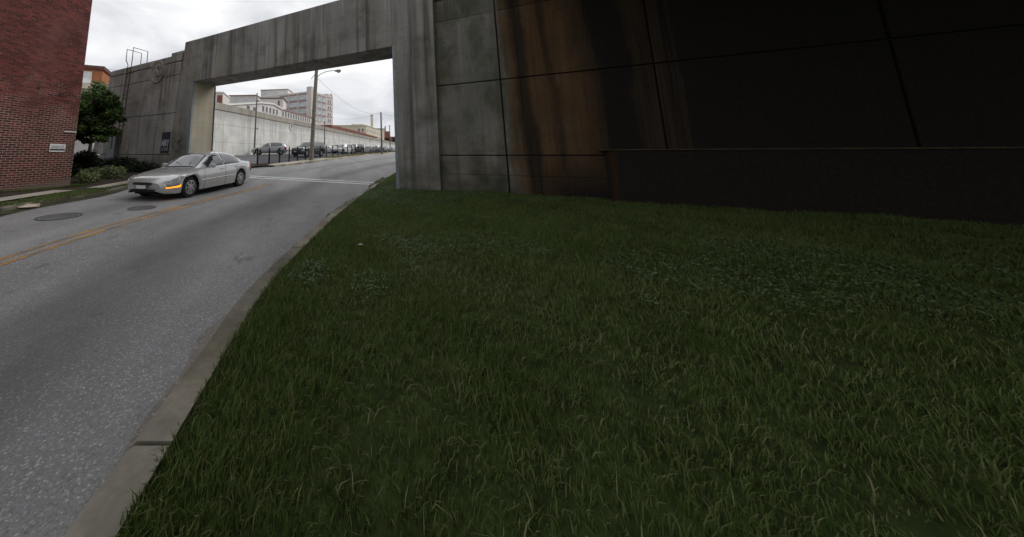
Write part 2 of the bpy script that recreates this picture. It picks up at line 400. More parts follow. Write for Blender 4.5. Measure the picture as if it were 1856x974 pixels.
# ------------------------------------------------------------------ terrain profile and street lines
def g(Y):
    if Y < 12: return .012 * Y
    if Y < 38: return .144 + .0475 * (Y - 12)
    return 1.379 + .017 * (Y - 38)
def lin(tab):
    ys = [p[0] for p in tab]; xs = [p[1] for p in tab]
    dense = np.linspace(ys[0], ys[-1], 800); v = np.interp(dense, ys, xs)
    k = np.exp(-np.linspace(-2, 2, 21) ** 2); k /= k.sum()
    step = dense[1] - dense[0]; w = max(3, int(2.0 / step)) | 1
    k = np.exp(-np.linspace(-2, 2, w) ** 2); k /= k.sum()
    vp = np.pad(v, w // 2, mode='reflect', reflect_type='odd'); v = np.convolve(vp, k, 'valid')
    return lambda Y: float(np.interp(Y, dense, v))
road_r = lin([(-40, -1.2), (0, -1.05), (3.25, -.90), (4.7, -.62), (7.15, -.05), (9.8, .70), (12.6, 1.58), (16.7, 3.10), (22.5, 5.7), (29, 8.8), (37, 12.3), (49, 16.5), (63, 21), (90, 29), (160, 47)])
road_l = lin([(-40, -8.3), (0, -8.15), (9, -8.15), (12, -8.1), (14, -7.9), (17, -6.9), (21.6, -4.4), (23.7, -2.9), (25.9, -1.75), (32.2, 1.15), (37, 3.9), (49.2, 7.8), (63, 12.3), (90, 20), (160, 38)])
ctr = lin([(-40, -4.55), (0, -4.52), (4.5, -4.50), (6.4, -4.42), (8.3, -4.1), (10.55, -3.63), (14.2, -2.60), (18, -1.2), (23.66, .9), (30, 3.9), (36, 7.2), (49, 12), (63, 16.6), (90, 24.5), (160, 42)])
YS = sorted(set(list(np.arange(-40, 12, .5)) + list(np.arange(12, 40, .4)) + list(np.arange(40, 160.1, 4.0)) + [12., 38.]))

def strip(name, fl, fr, ys, off, mat, kind=None, parent=None, nx=4, lift=None):
    mb = MB()
    n = len(ys)
    for y in ys:
        a, b = fl(y), fr(y)
        for i in range(nx + 1):
            x = a + (b - a) * i / nx
            mb.v.append((x, y, g(y) + off + (lift(x, y) if lift else 0)))
    k = nx + 1
    for j in range(n - 1):
        for i in range(nx): mb.f.append((j * k + i, j * k + i + 1, (j + 1) * k + i + 1, (j + 1) * k + i))
    o = mb.build(name, mat, parent, smooth=True)
    if kind: tag(o, kind=kind)
    return o

def ysr(a, b, st=.5):
    return sorted(set([a, b] + [y for y in YS if a < y < b] + [float(v) for v in np.arange(a, b, st)]))

# ground sheet to the horizon
gy = [-400, -200, -100] + list(YS) + [200, 300, 600, 1200]
mb = MB(); gx = [-900, -400, -150, -60, -30, -12, 0, 12, 30, 60, 150, 400, 900]
for y in gy:
    for x in gx: mb.v.append((x, y, (g(y) if y < 160 else g(160)) - .05))
k = len(gx)
for j in range(len(gy) - 1):
    for i in range(k - 1): mb.f.append((j * k + i, j * k + i + 1, (j + 1) * k + i + 1, (j + 1) * k + i))
tag(mb.build('ground', M['soil']), kind='structure')

strip('road', lambda y: road_l(y) - .25, lambda y: road_r(y) + .04, YS, 0, M['asphalt'], 'structure', nx=8)
# parking lot and its entrance behind the wall
strip('parking_lot', lambda y: -40, lambda y: min(road_l(y) - .3, -1.6 + (y - 26.3) * .44 + 0) if y > 21.6 else road_l(y) - .3, ysr(17.5, 120, 1), -.006, M['lot'], 'structure', nx=10)

# right kerb: cast lengths with one open joint
def kerb(name, fx, y0, y1, side, w, h, joints, label, top=None):
    root = thing(name, (0, 0, 0), 0, label, 'kerb')
    cuts = [y0] + list(joints) + [y1]
    for a, b in zip(cuts[:-1], cuts[1:]):
        a2, b2 = a + .012, b - .012
        mb = MB(); ys = ysr(a2, b2, .4)
        for y in ys:
            x = fx(y); z = g(y); wob = .008 * math.sin(y * 3.1) + .006 * math.sin(y * 7.7)
            x0, x1 = (x, x + side * w)
            for px, pz in ((x0, z - .2), (x0 + side * .015 + wob, z + h - .03), (x0 + side * .045 + wob, z + h + wob * .5), (x1, z + h + wob * .4), (x1, z - .2)):
                mb.v.append((px, y, pz))
        for j in range(len(ys) - 1):
            for i in range(4): mb.f.append((j * 5 + i, j * 5 + i + 1, (j + 1) * 5 + i + 1, (j + 1) * 5 + i))
        e = (len(ys) - 1) * 5
        mb.f += [(0, 1, 2, 3, 4), (e, e + 4, e + 3, e + 2, e + 1)]
        mb.build('kerb_stone', M['kerb'], root, smooth=True)
    return root
kerb('kerb', road_r, -20, 40, 1, .21, .125, [-12, -6, -1.5, 1.7, 4.72, 7.75, 9.9, 13, 16, 20, 24, 30], 'worn pale concrete kerb along the lawn edge in front of the gate')
kerb('kerb', road_l, 22.2, 70, -1, .16, .13, [26, 29, 33, 37, 43, 50, 58], 'pale concrete kerb below the black picket fence')
kerb('kerb', road_l, -20, 15.5, -1, .15, .10, [-12, -6, 0, 4, 8, 10.2, 12.5], 'low dirty kerb half buried under weeds beside the brick building')

# verge and pavement beyond the gate, below the fence
strip('pavement', lambda y: road_l(y) - 1.35 if y > 23.4 else road_l(y) - .5 - (y - 22.2) * .7, lambda y: road_l(y) - .16, ysr(22.2, 34), .125, M['walk'], 'structure', nx=2)
strip('verge', lambda y: road_l(y) - 1.5, lambda y: road_l(y) - .16, ysr(34, 110, 1), .122, M['soil'], 'structure', nx=2)

M['grit'] = asphalt('gutter_grit', (.195, .175, .155), grain=.8)
strip('gutter_grit', lambda y: road_r(y) - .085 - .035 * math.sin(y * 2.9) - .03 * math.sin(y * 7.3) , lambda y: road_r(y) + .01, ysr(-10, 22, .15), .004, M['grit'], 'structure', nx=2)
# left side: gutter dirt, verge, pavement
strip('gutter_dirt', lambda y: road_l(y) - .02, lambda y: road_l(y) + .62 + .16 * math.sin(y * 1.3) - max(0, y - 9) * .12, ysr(-6, 13.6, .3), .006, M['soil'], 'structure', nx=2)
strip('verge', lambda y: road_l(y) - .95, lambda y: road_l(y) - .14, ysr(-20, 15.8), .10, M['soil'], 'structure', nx=2)
strip('pavement', lambda y: -10.15 if y < 9 else -10.15 + (y - 9) * .16, lambda y: road_l(y) - .86 if y < 9 else road_l(y) - .86 + 0, ysr(-20, 11.2), .135, M['walk'], 'structure', nx=2)
strip('pavement', lambda y: -9.1 + (y - 11.9) * .1, lambda y: road_l(y) - .35, ysr(11.9, 15.6), .135, M['walk'], 'structure', nx=2)
strip('planting_bed', lambda y: -26, lambda y: road_l(y) - .9, ysr(-20, 24), .10, M['mulch'], 'structure', nx=10,
      lift=lambda x, y: .10 * min(1, max(0, (-9.0 - x) / 2)))

# lawn on the right
def lawn_lift(x, y):
    d = max(0, x - road_r(y) - .21)
    return .105 + .13 * min(1, d / 4) + .025 * math.sin(x * 1.7 + .4 * y) * math.sin(y * 1.3) * min(1, d)
M['thatch'] = plain('lawn_thatch', (.034, .050, .015), .95, .1, 0, .5, 7)
strip('lawn', lambda y: road_r(y) + .205, lambda y: road_r(y) + 34, ysr(-30, 60, .2), -.012, M['thatch'], 'structure', nx=150, lift=lawn_lift)

# ------------------------------------------------------------------ road markings
def ribbon(mb, fx, y0, y1, dx, w, off, step=.35):
    ys = ysr(y0, y1, step); n0 = len(mb.v)
    for y in ys:
        t = fx(y + .05) - fx(y - .05); c = 1 / math.cos(math.atan2(t, .1))
        for s in (-.5, .5): mb.v.append((fx(y) + (dx + s * w) * c, y, g(y) + off))
    for j in range(len(ys) - 1):
        a = n0 + 2 * j; mb.f.append((a, a + 1, a + 3, a + 2))
mb = MB()
for dx in (-.115, .115): ribbon(mb, ctr, -30, 14.4, dx, .11, .005)
tag(mb.build('double_yellow_line', M['yellow']), kind='structure')
mb = MB()
for dx in (-.1, .1): ribbon(mb, ctr, 19.5, 90, dx, .10, .005, 1)
tag(mb.build('faded_yellow_line', M['yellow_old']), kind='structure')
mb = MB()
for (ax, ay), (bx, by) in (((-5.6, 16.72), (2.0, 13.62)), ((-5.6, 17.35), (2.18, 14.18))):
    n0 = len(mb.v)
    for i in range(21):
        t = i / 20; x = ax + (bx - ax) * t; y = ay + (by - ay) * t
        for q in (-.085, .085): mb.v.append((x + q * .3, y + q, g(y + q) + .006))
    for i in range(20): a = n0 + 2 * i; mb.f.append((a, a + 2, a + 3, a + 1))
tag(mb.build('white_stop_lines', M['white_line']), kind='structure')

def manhole(x, y, r, label):
    root = thing('manhole_cover', (x, y, g(y)), 0, label, 'manhole', 'manhole covers in the street')
    root.rotation_euler = (R(.7), 0, 0)
    ring = MB().lathe([(r, .004), (r, .012), (r * .93, .012), (r * .93, .004)], 40); ring.build('rim', M['iron_ring'], root)
    mb = MB().lathe([(.001, .009), (r * .9, .009), (r * .9, .003)], 40)
    for i in range(-5, 6):
        hw = math.sqrt(max(0, (r * .82) ** 2 - (i * r * .15) ** 2))
        if hw > .05: mb.box(-hw, hw, i * r * .15 - .012, i * r * .15 + .012, .0095, .015)
    mb.build('cover', M['iron'], root)
manhole(-6.22, 7.42, .42, 'round iron manhole cover in the left lane, farther from the yellow line')
manhole(-4.98, 8.50, .33, 'round iron manhole cover beside the double yellow line, under the car bumper')

# ------------------------------------------------------------------ flood wall with gate opening
# local frame: x runs along the wall to the right, y goes into the wall, z up, origin at the right pier
WALL = Matrix.Translation((2.31, 11.21, 0)) @ Matrix.Rotation(math.atan2(-.49623, .86819), 4, 'Z')
WANG = math.atan2(-.49623, .86819)
def wloc(s, d, z): return tuple(WALL @ Vector((s, d, z)))

portal = thing('gate_portal', (2.31, 11.21, 0), WANG, 'grey concrete gate frame of two piers and a deep beam spanning the street', 'gate')
mb = MB(); mb.prism([(-13.35, -1), (-11.507, -1), (-11.507, 7.98), (-12.45, 7.98)], 0, 1.5)
mb.build('pier', M['portal'], portal, bevel=.02)
mb = MB(); mb.prism([(0, -1), (1.47, -1), (1.53, 7.98), (0, 7.98)], 0, 1.5)
mb.build('pier', M['portal'], portal, bevel=.02)
mb = MB(); mb.box(-11.505, -.002, .006, 1.49, 5.52, 7.975)
mb.build('beam', M['portal'], portal, bevel=.02)
# pale inner faces and steel corner angles for the stop logs
mb = MB(); mb.box(-11.504, -11.488, .10, 1.47, -.5, 5.515); mb.build('jamb_face', M['jamb'], portal)
mb = MB(); mb.box(-11.70, -11.482, -.006, .095, -.5, 5.516); mb.build('steel_angle', M['steel'], portal)
mb = MB(); mb.box(-11.53, -11.46, 1.475, 1.53, -.5, 5.514); mb.build('gate_groove', M['chassis'], portal)
mb = MB(); mb.box(-.02, .09, -.006, .095, -.5, 5.516); mb.build('steel_angle', M['steel'], portal)

# left length of wall: battered face, grooves, coping, emblem
left = thing('flood_wall', (2.31, 11.21, 0), WANG, 'dark streaked concrete flood wall left of the gate with a round emblem', 'wall')
def batter(z): return -.06 + .034 * z
grooves = [(-1, 1.47), (1.51, 3.86), (3.895, 6.15), (6.18, 6.97), (7.03, 7.42)]
mb = MB()
def lslab(s0, s1, z0, z1, d=0, back=1.2):
    e = .17 * (7.4 - z0) * -1 if s0 < -21 else 0; e1 = .17 * (7.4 - z1) * -1 if s0 < -21 else 0
    vs = [(s0 + e, batter(z0) + d, z0), (s1, batter(z0) + d, z0), (s1, batter(z1) + d, z1), (s0 + e1, batter(z1) + d, z1),
          (s0 + e, back, z0), (s1, back, z0), (s1, back, z1), (s0 + e1, back, z1)]
    mb.add(vs, [(0, 1, 2, 3), (5, 4, 7, 6), (4, 0, 3, 7), (1, 5, 6, 2), (3, 2, 6, 7), (4, 5, 1, 0)])
for z0, z1 in grooves:
    lslab(-21.05, -14.235, z0, z1); lslab(-14.205, -12.9, z0, z1)
lslab(-14.0, -12.7, 7.425, 7.62)
mb.build('wall_face', M['wall_left'], left, bevel=.012)
mb = MB(); lslab(-21.0, -12.8, -1, 7.3, .035, 1.1); mb.build('joint_filler', M['chassis'], left)
# round emblem in relief
EM = Matrix.Translation((-15.2, batter(6.6), 6.6)) @ Matrix.Rotation(R(90), 4, 'X')
mb = MB().lathe([(.001, .045), (.60, .045), (.62, .075), (.70, .075), (.72, .0), (.72, -.1)], 48, EM)
em = mb.build('emblem', M['wall_left'], left, smooth=True)
mb = MB()
# a curling figure, raised from the disc
def relief(pts, rad):
    mb.tube([EM @ Vector((x, y, .05)) for x, y in pts], rad, 8)
relief([(.22, .36), (.10, .40), (-.04, .32), (-.10, .16), (-.02, .02), (.04, -.12), (-.02, -.26), (-.16, -.34)], [.03, .06, .07, .075, .085, .08, .07, .03])
relief([(.20, .34), (.26, .26), (.20, .18), (.08, .20)], [.05, .055, .05, .03])
relief([(-.02, -.20), (.12, -.28), (.28, -.26), (.36, -.14), (.34, -.04)], [.05, .05, .05, .045, .02])
relief([(-.38, .30), (-.28, .34), (-.20, .28)], [.025, .04, .02])
relief([(-.30, -.42), (-.10, -.48), (.12, -.46), (.28, -.38)], [.02, .035, .035, .02])
relief([(-.08, .06), (-.22, 0), (-.26, -.12)], [.045, .04, .02])
mb.build('emblem_figure', M['wall_left'], em, smooth=True)
# rectangles painted over, with lettering sprayed on
def wall_text(txt, s, z, size, mat, parent, d, shear=0, ext=.004, sx=1):
    cu = bpy.data.curves.new('lettering', 'FONT'); cu.body = txt; cu.size = size; cu.extrude = ext; cu.shear = shear
    cu.align_x = 'CENTER'; cu.align_y = 'CENTER'; cu.offset = .008 * size
    tmp = bpy.data.objects.new('lettering', cu); COL.objects.link(tmp)
    dg = bpy.context.evaluated_depsgraph_get(); me = bpy.data.meshes.new_from_object(tmp.evaluated_get(dg))
    bpy.data.objects.remove(tmp)
    me.materials.clear(); me.materials.append(mat)
    o = bpy.data.objects.new('lettering', me); COL.objects.link(o); o.parent = parent
    o.matrix_local = Matrix.Translation((s, d, z)) @ Matrix.Rotation(R(90), 4, 'X') @ Matrix.Diagonal((sx, 1, 1, 1))
    return o
mb = MB(); b0, b1 = batter(1.56), batter(2.78)
mb.add([(-14.03, b0 - .004, 1.56), (-13.22, b0 - .004, 1.56), (-13.22, b1 - .004, 2.78), (-14.03, b1 - .004, 2.78),
        (-14.03, b0 + .01, 1.56), (-13.22, b0 + .01, 1.56), (-13.22, b1 + .01, 2.78), (-14.03, b1 + .01, 2.78)],
       [(0, 1, 2, 3), (4, 0, 3, 7), (1, 5, 6, 2), (3, 2, 6, 7), (4, 5, 1, 0)])
pp = mb.build('navy_patch', M['navy'], left)
mb = MB()
def spray(strokes, x0, z0, w, h, rad):
    for st in strokes: mb.tube([(x0 + px * w + .12 * pz * w, batter(z0 + pz * h) - .012, z0 + pz * h) for px, pz in st], rad, 6)
M_ = [[(0, 0), (.12, 1), (.42, .25), (.75, 1.15), (.9, .05)]]
O_ = [[(.15, .1), (.1, .75), (.45, 1.1), (.8, .7), (.75, .1), (.4, -.1), (.15, .1)], [(.45, .3), (.45, .75)]]
B_ = [[(.1, -.05), (.15, 1.2), (.75, .95), (.25, .6), (.85, .25), (.1, -.05)]]
Y_ = [[(.05, 1.15), (.4, .55), (.85, 1.2)], [(.4, .55), (.35, -.1)]]
for k, L_ in enumerate((M_, O_, B_, Y_)): spray(L_, -13.97 + .175 * k, 1.98, .16, .31, .019)
E_ = [[(.8, 1), (.1, 1), (.1, 0), (.8, 0)], [(.1, .5), (.6, .55)]]; S_ = [[(.8, .9), (.2, 1), (.2, .55), (.8, .45), (.7, 0), (.1, .05)]]; T_ = [[(0, 1), (.9, 1)], [(.45, 1), (.4, 0)]]
for k, L_ in enumerate((E_, S_, T_, B_)): spray(L_, -13.88 + .145 * k, 1.72, .12, .15, .012)
mb.build('sprayed_letters', M['white_paint'], pp)
# dark sprayed scribble on the pier
mb = MB(); rr = random.Random(5)
for i in range(9):
    cx = -12.55 + rr.uniform(-.35, .4); cz = 1.85 + rr.uniform(-.32, .42)
    pts = [(cx + rr.uniform(-.16, .16), -.001, cz + rr.uniform(-.13, .13)) for _ in range(5)]
    mb.tube(pts, .011, 4)
mb.build('sprayed_scribble', M['tag_paint'], portal)

# right length of wall, with formliner ribs and stained panels
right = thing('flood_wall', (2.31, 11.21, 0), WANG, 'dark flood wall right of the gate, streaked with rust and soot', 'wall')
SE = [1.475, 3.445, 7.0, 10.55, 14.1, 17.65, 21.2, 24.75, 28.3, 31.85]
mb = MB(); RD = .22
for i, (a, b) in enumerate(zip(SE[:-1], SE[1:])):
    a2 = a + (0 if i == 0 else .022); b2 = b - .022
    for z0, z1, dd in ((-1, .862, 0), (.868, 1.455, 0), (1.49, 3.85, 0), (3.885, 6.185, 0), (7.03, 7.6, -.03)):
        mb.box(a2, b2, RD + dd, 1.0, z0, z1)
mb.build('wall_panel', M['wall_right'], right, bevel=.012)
mb = MB()
for i, (a, b) in enumerate(zip(SE[:-1], SE[1:])):
    a2 = a + (0 if i == 0 else .022); b2 = b - .022
    mb.box(a2, b2, RD + .05, .98, 6.20, 7.0)
    n = int((b2 - a2) / .075)
    for q in range(n):
        x0 = a2 + .01 + q * .075; mb.prism([(x0, 6.205), (x0 + .045, 6.205), (x0 + .045, 6.995), (x0, 6.995)], RD + .005, RD + .06)
mb.build('ribbed_band', M['wall_right'], right)
mb = MB(); mb.box(1.5, 31.8, RD + .075, .95, -1, 7.5); mb.build('joint_filler', M['chassis'], right)

# block standing against the wall at the right
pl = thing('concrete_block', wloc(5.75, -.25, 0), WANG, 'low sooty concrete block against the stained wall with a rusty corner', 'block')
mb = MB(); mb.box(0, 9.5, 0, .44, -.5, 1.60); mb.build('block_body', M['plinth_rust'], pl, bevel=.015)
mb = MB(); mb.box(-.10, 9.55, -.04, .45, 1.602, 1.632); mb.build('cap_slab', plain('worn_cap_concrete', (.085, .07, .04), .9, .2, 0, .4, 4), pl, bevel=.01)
# ladder with hand hoops over the top of the left wall
lad = thing('ladder', wloc(-18.35, 0, 0), WANG, 'dark steel ladder with bent hand hoops fixed to the left flood wall', 'ladder')
def railpts(x):
    return [(x, batter(2.2) - .16, 2.2), (x, batter(7.2) - .16, 7.2), (x, batter(7.4) - .14, 7.5), (x * 1.75, -.02, 7.85), (x * 1.75, -.02, 8.62), (x * 1.75, .95, 8.62), (x * 1.75, .95, 7.3)]
for x in (-.22, .22):
    mb = MB(); mb.tube(railpts(x), .027, 8); mb.build('rail', M['rusty'], lad)
for i in range(17):
    z = 2.4 + i * .3; mb = MB(); mb.tube([(-.22, batter(z) - .16, z), (.22, batter(z) - .16, z)], .014, 6); mb.build('rung', M['rusty'], lad)
for z in (3.4, 5.2, 6.9):
    for x in (-.22, .22):
        mb = MB(); mb.tube([(x, batter(z) - .16, z), (x, batter(z) + .02, z)], .02, 6); mb.build('bracket', M['rusty'], lad)
# flat steel casing low on the wall
cas = thing('steel_casing', wloc(-19.1, -.06, 0), WANG, 'tall grey sheet steel casing on the wall below the ladder', 'cabinet')
mb = MB(); mb.box(-.52, .42, -.16, .14, .9, 3.1); mb.build('casing_body', plain('dull_sheet_steel', (.13, .14, .15), .55, .4, .2), cas, bevel=.015)
mb = MB(); mb.box(-.40, .05, -.20, -.158, 1.9, 2.9); mb.build('door', plain('dark_grey_door', (.075, .09, .085), .5), cas, bevel=.01)


# ------------------------------------------------------------------ far length of the flood wall beyond the parking lot
FA = Vector((-16.2, 26.8, 0)); FD = Vector((.3485, .9373, 0)).normalized()
FANG = math.atan2(FD.y, FD.x)
far = thing('flood_wall', FA, FANG, 'long pale concrete flood wall running behind the parking lot', 'wall')
L = 190
mb = MB()
for i in range(int(L / 9)):
    a = i * 9; b = a + 8.997
    for z0, z1 in ((0, 2.9), (2.93, 4.95), (4.98, 6.55)): mb.box(a, b, 0, .8, z0, z1)
mb.build('wall_face', M['far_wall'], far)
mb = MB(); mb.box(0, L - 2, .02, .78, -.5, 6.6); mb.build('joint_filler', M['coping'], far)
mb = MB(); mb.box(-.1, L, -.09, .9, 6.62, 7.4); mb.build('coping', M['coping'], far)
for q in (27.25, 84):
    EF = Matrix.Translation((q, 0, 6.15)) @ Matrix.Rotation(R(90), 4, 'X')
    mb = MB().lathe([(.001, .06), (.55, .06), (.6, .09), (.7, .09), (.72, 0), (.72, -.1)], 32, EF)
    e = mb.build('emblem', M['far_wall'], far, smooth=True)
    mb = MB(); mb.tube([EF @ Vector(p) for p in ((.2, .35, .07), (-.05, .3, .08), (-.1, .1, .08), (.05, -.1, .08), (-.1, -.35, .07))], .06, 6); mb.build('emblem_figure', M['coping'], e)

# ------------------------------------------------------------------ brick building at the left
BA = Vector((-10.02, 12.25, 0)); BD = Vector((.40, .917, 0)).normalized()
BANG = math.atan2(BD.y, BD.x)
bb = thing('brick_building', BA, BANG, 'tall red brick building at the edge of the street with worn pale joints', 'building')
mb = MB(); mb.box(-16, 0, 0, 12, -.5, 12.5); mb.build('wall', M['brick'], bb)
mb = MB(); mb.box(-16.2, .12, -.12, 12.1, 12.505, 12.9); mb.build('cornice', M['roof_dark'], bb)
mb = MB(); mb.tube([(-.42, -.03, 2.36), (-.02, -.03, 2.36)], .022, 8); mb.build('white_pipe', M['frame_white'], bb)
for x, z in ((-1.36, 3.86), (-.68, 3.72)): mb = MB(); mb.box(x - .045, x + .045, -.012, .05, z - .035, z + .035); mb.build('putlog_hole', M['chassis'], bb)
sg = thing('wall_sign', (0, 0, 0), 0, 'small white rectangular sign with a black band on the brick wall', 'sign')
sg.matrix_world = Matrix.Translation(BA) @ Matrix.Rotation(BANG, 4, 'Z') @ Matrix.Translation((-.56, -.02, 1.745))
mb = MB(); mb.box(-.245, .245, -.012, .015, -.145, .145); mb.build('sign_plate', M['sheet_sign'], sg)
mb = MB(); mb.box(-.235, .235, -.016, -.0125, -.10, -.045); mb.build('black_band', M['chassis'], sg)
wall_text('CLEAN UP', 0, .055, .088, M['sign_text'], sg, -.0145, 0, .001)
wall_text('AFTER DOG', 0, -.008, .078, M['sign_text'], sg, -.0145, 0, .001)

# ------------------------------------------------------------------ foliage
def leaf_cloud(centres, radii, n, size, flat=.75, seed=1, hollow=.35):
    r = np.random.default_rng(seed)
    C_ = np.asarray(centres); Rr = np.asarray(radii)
    w = Rr ** 2; w = w / w.sum()
    pick = r.choice(len(C_), n, p=w)
    d = r.normal(size=(n, 3)); d /= np.linalg.norm(d, axis=1, keepdims=True)
    rad = Rr[pick] * (hollow + (1 - hollow) * r.random(n) ** .5) * r.uniform(.8, 1.12, n)
    P = C_[pick] + d * rad[:, None] * np.array([1, 1, flat])
    nrm = d * .5 + r.normal(size=(n, 3)) * .6 + np.array([0, 0, .55]); nrm /= np.linalg.norm(nrm, axis=1, keepdims=True)
    a = np.cross(nrm, r.normal(size=(n, 3))); a /= np.linalg.norm(a, axis=1, keepdims=True); b = np.cross(nrm, a)
    sz = size * r.uniform(.6, 1.35, n)[:, None]
    V = np.stack([P - a * sz, P + b * sz * .5 + nrm * sz * .12, P + a * sz, P - b * sz * .5 + nrm * sz * .12], 1).reshape(-1, 3)
    F = np.arange(4 * n).reshape(-1, 4)
    return V, F
def tree(name, base, trunk_h, lean, blobs, n, size, label, mat, group=None, r0=.12, seed=3, flat=.75):
    t = thing(name, base, 0, label, 'tree', group)
    rr = random.Random(seed)
    mb = MB(); top = Vector((lean[0], lean[1], trunk_h))
    mb.tube([(0, 0, -.2), (lean[0] * .25, lean[1] * .25, trunk_h * .4), top], [r0 * 1.2, r0, r0 * .8], 8)
    for c, r in blobs:
        c = Vector(c); m = top.lerp(c, .5) + Vector((rr.uniform(-.2, .2), rr.uniform(-.2, .2), .1))
        mb.tube([top - Vector((0, 0, trunk_h * .15)), m, c], [r0 * .55, r0 * .35, r0 * .12], 6)
        for _ in range(4):
            e = c + Vector((rr.uniform(-1, 1), rr.uniform(-1, 1), rr.uniform(-.5, .8))) * r * .8
            mb.tube([m, c.lerp(e, .5), e], [r0 * .2, r0 * .12, .008], 4)
    mb.build('trunk', M['bark'], t, smooth=True)
    V, F = leaf_cloud([b[0] for b in blobs], [b[1] for b in blobs], n, size, flat, seed=seed)
    npmesh('crown', V, F, mat, t)
    return t
def blobset(seed, n, box, r):
    q = random.Random(seed)
    return [((q.uniform(*box[0]), q.uniform(*box[1]), q.uniform(*box[2])), q.uniform(*r)) for _ in range(n)]
tree('small_tree', (-14.15, 16.0, .45), 1.75, (.45, -.1), blobset(4, 26, ((-1.0, 2.2), (-1.2, 1.1), (2.2, 4.1)), (.34, .78)) + blobset(14, 16, ((1.0, 3.05), (-.8, .8), (2.0, 3.1)), (.30, .62)) + blobset(15, 30, ((-1.4, 3.2), (-1.0, 1.0), (1.6, 4.4)), (.14, .32)) + blobset(16, 10, ((-1.2, .9), (-.8, .6), (1.25, 2.1)), (.22, .42)), 30000, .08,
     'small dark leafy tree between the brick building and the flood wall', M['leaf'], r0=.10, seed=4, flat=.6)
tree('background_tree', (-24.2, 31.5, .8), 3.2, (0, 0), blobset(8, 26, ((-2.2, 1.6), (-1.5, 1.5), (3.0, 8.0)), (.7, 1.2)), 10000, .13,
     'hazy green tree in front of the orange brick building', M['leaf'], r0=.16, seed=8)
def shrub(name, x, y, r, h, n, size, label, mat, group=None, seed=1, cat='shrub'):
    t = thing(name, (x, y, g(y) + .1), 0, label, cat, group)
    q = random.Random(seed)
    bl = [((q.uniform(-r, r) * .6, q.uniform(-r, r) * .6, q.uniform(.25, .8) * h), q.uniform(.3, .5) * r + .08) for _ in range(11)]
    V, F = leaf_cloud([b[0] for b in bl], [b[1] for b in bl], n, size, seed=seed)
    npmesh('foliage', V, F, mat, t)
    mb = MB()
    for c, rr in bl: mb.tube([(0, 0, -.1), Vector(c) * .5, c], [.018, .012, .004], 4)
    mb.build('stems', M['bark'], t)
G_ = 'shrubs in the planting bed'
shrub('shrub', -10.15, 13.3, .42, .42, 1500, .05, 'pale yellow-green shrub at the corner of the brick building', M['leaf2'], G_, 3)
shrub('shrub', -10.1, 14.75, .5, .52, 1900, .05, 'larger pale green shrub behind the corner shrub, nearer the flood wall', M['leaf2'], G_, 5)
shrub('shrub', -11.3, 15.0, .48, .42, 1500, .05, 'pale shrub beside the dark tree trunk', M['leaf2'], G_, 6)
GD = 'dark bushes along the foot of the flood wall'
for i, (s, lab) in enumerate(((-14.3, 'dark low bush below the navy patch, at the right end of the row'), (-15.6, 'dark low bush below the emblem'), (-17.0, 'dark low bush between the emblem and the steel casing'),
                              (-18.6, 'dark low bush in front of the grey steel casing'), (-20.2, 'dark bush left of the steel casing'), (-21.8, 'dark bush at the far left end of the flood wall'))):
    p = wloc(s, -.75, 0); shrub('dark_bush', p[0], p[1], .8, .38 + .16 * (i % 3), 2200, .06, lab, M['leaf_dark'], GD, 20 + i)

shrub('dark_bush', -13.9, 17.6, .9, 1.35, 4200, .07, 'taller dark bush behind the trunk of the small tree', M['leaf_dark'], GD, 41)
shrub('dark_bush', -12.6, 15.2, .6, .6, 1800, .06, 'small dark bush at the foot of the small tree', M['leaf_dark'], GD, 42)

def blades(name, pts, h, w, mat, kind='stuff', seed=2, bend=.6, hmul=1, flow=None):
    r = np.random.default_rng(seed); P = np.asarray(pts); n = len(P)
    ang = r.random(n) * 2 * np.pi; dx = np.stack([np.cos(ang), np.sin(ang), np.zeros(n)], 1)
    ang2 = r.random(n) * 2 * np.pi if flow is None else flow + r.normal(size=n) * 1.5; ld = np.stack([np.cos(ang2), np.sin(ang2), np.zeros(n)], 1)
    H = (h * hmul * r.uniform(.45, 1.3, n))[:, None]; W = (w * r.uniform(.7, 1.3, n))[:, None]
    be = (bend * r.uniform(.2, 1.3, n))[:, None]; up = np.array([[0, 0, 1.0]])
    m1 = P + up * H * .55 + ld * H * be * .30; m2 = P + up * H * (1 - .3 * be) + ld * H * be
    V = np.stack([P - dx * W, P + dx * W, m1 + dx * W * .8, m2, m1 - dx * W * .8], 1).reshape(-1, 3)
    i = np.arange(n)[:, None] * 5
    F = np.concatenate([np.concatenate([i, i + 1, i + 2], 1), np.concatenate([i, i + 2, i + 4], 1), np.concatenate([i + 4, i + 2, i + 3], 1)], 0)
    o = npmesh(name, V, F, mat); o['kind'] = kind
    return o
gv = np.vectorize(g); rrv = np.vectorize(road_r); rlv = np.vectorize(road_l)
def lawn_pts(n, seed, near=True):
    r = np.random.default_rng(seed)
    # denser close to the kerb and the camera
    y = .5 + 11.5 * r.random(n) ** (1.5 if near else 1.0)
    x = rrv(y) + .20 + 16 * r.random(n) ** 1.25
    z = gv(y) + np.array([lawn_lift(a, b) for a, b in zip(x, y)])
    s = (x - 2.31) * .86819 + (y - 11.21) * -.49623; d = (x - 2.31) * .49623 + (y - 11.21) * .86819
    ok = (d < .22) & ~((s < 1.5) & (d > -.02)) & ~((s > 5.7) & (d > -.27)) & (np.abs(x) / (y + .3) < 2.9)
    return np.stack([x, y, z - .01], 1)[ok], s[ok], d[ok]
def clump(P, freq, seed):
    r = np.random.default_rng(seed); v = np.zeros(len(P))
    for k in range(6):
        f = freq * (1.7 ** k) * .5; a = r.random() * 6.28
        v += np.sin((P[:, 0] * math.cos(a) + P[:, 1] * math.sin(a)) * f + r.random() * 6.28) * .75 ** k
    return v
P, s_, d_ = lawn_pts(430000, 1)
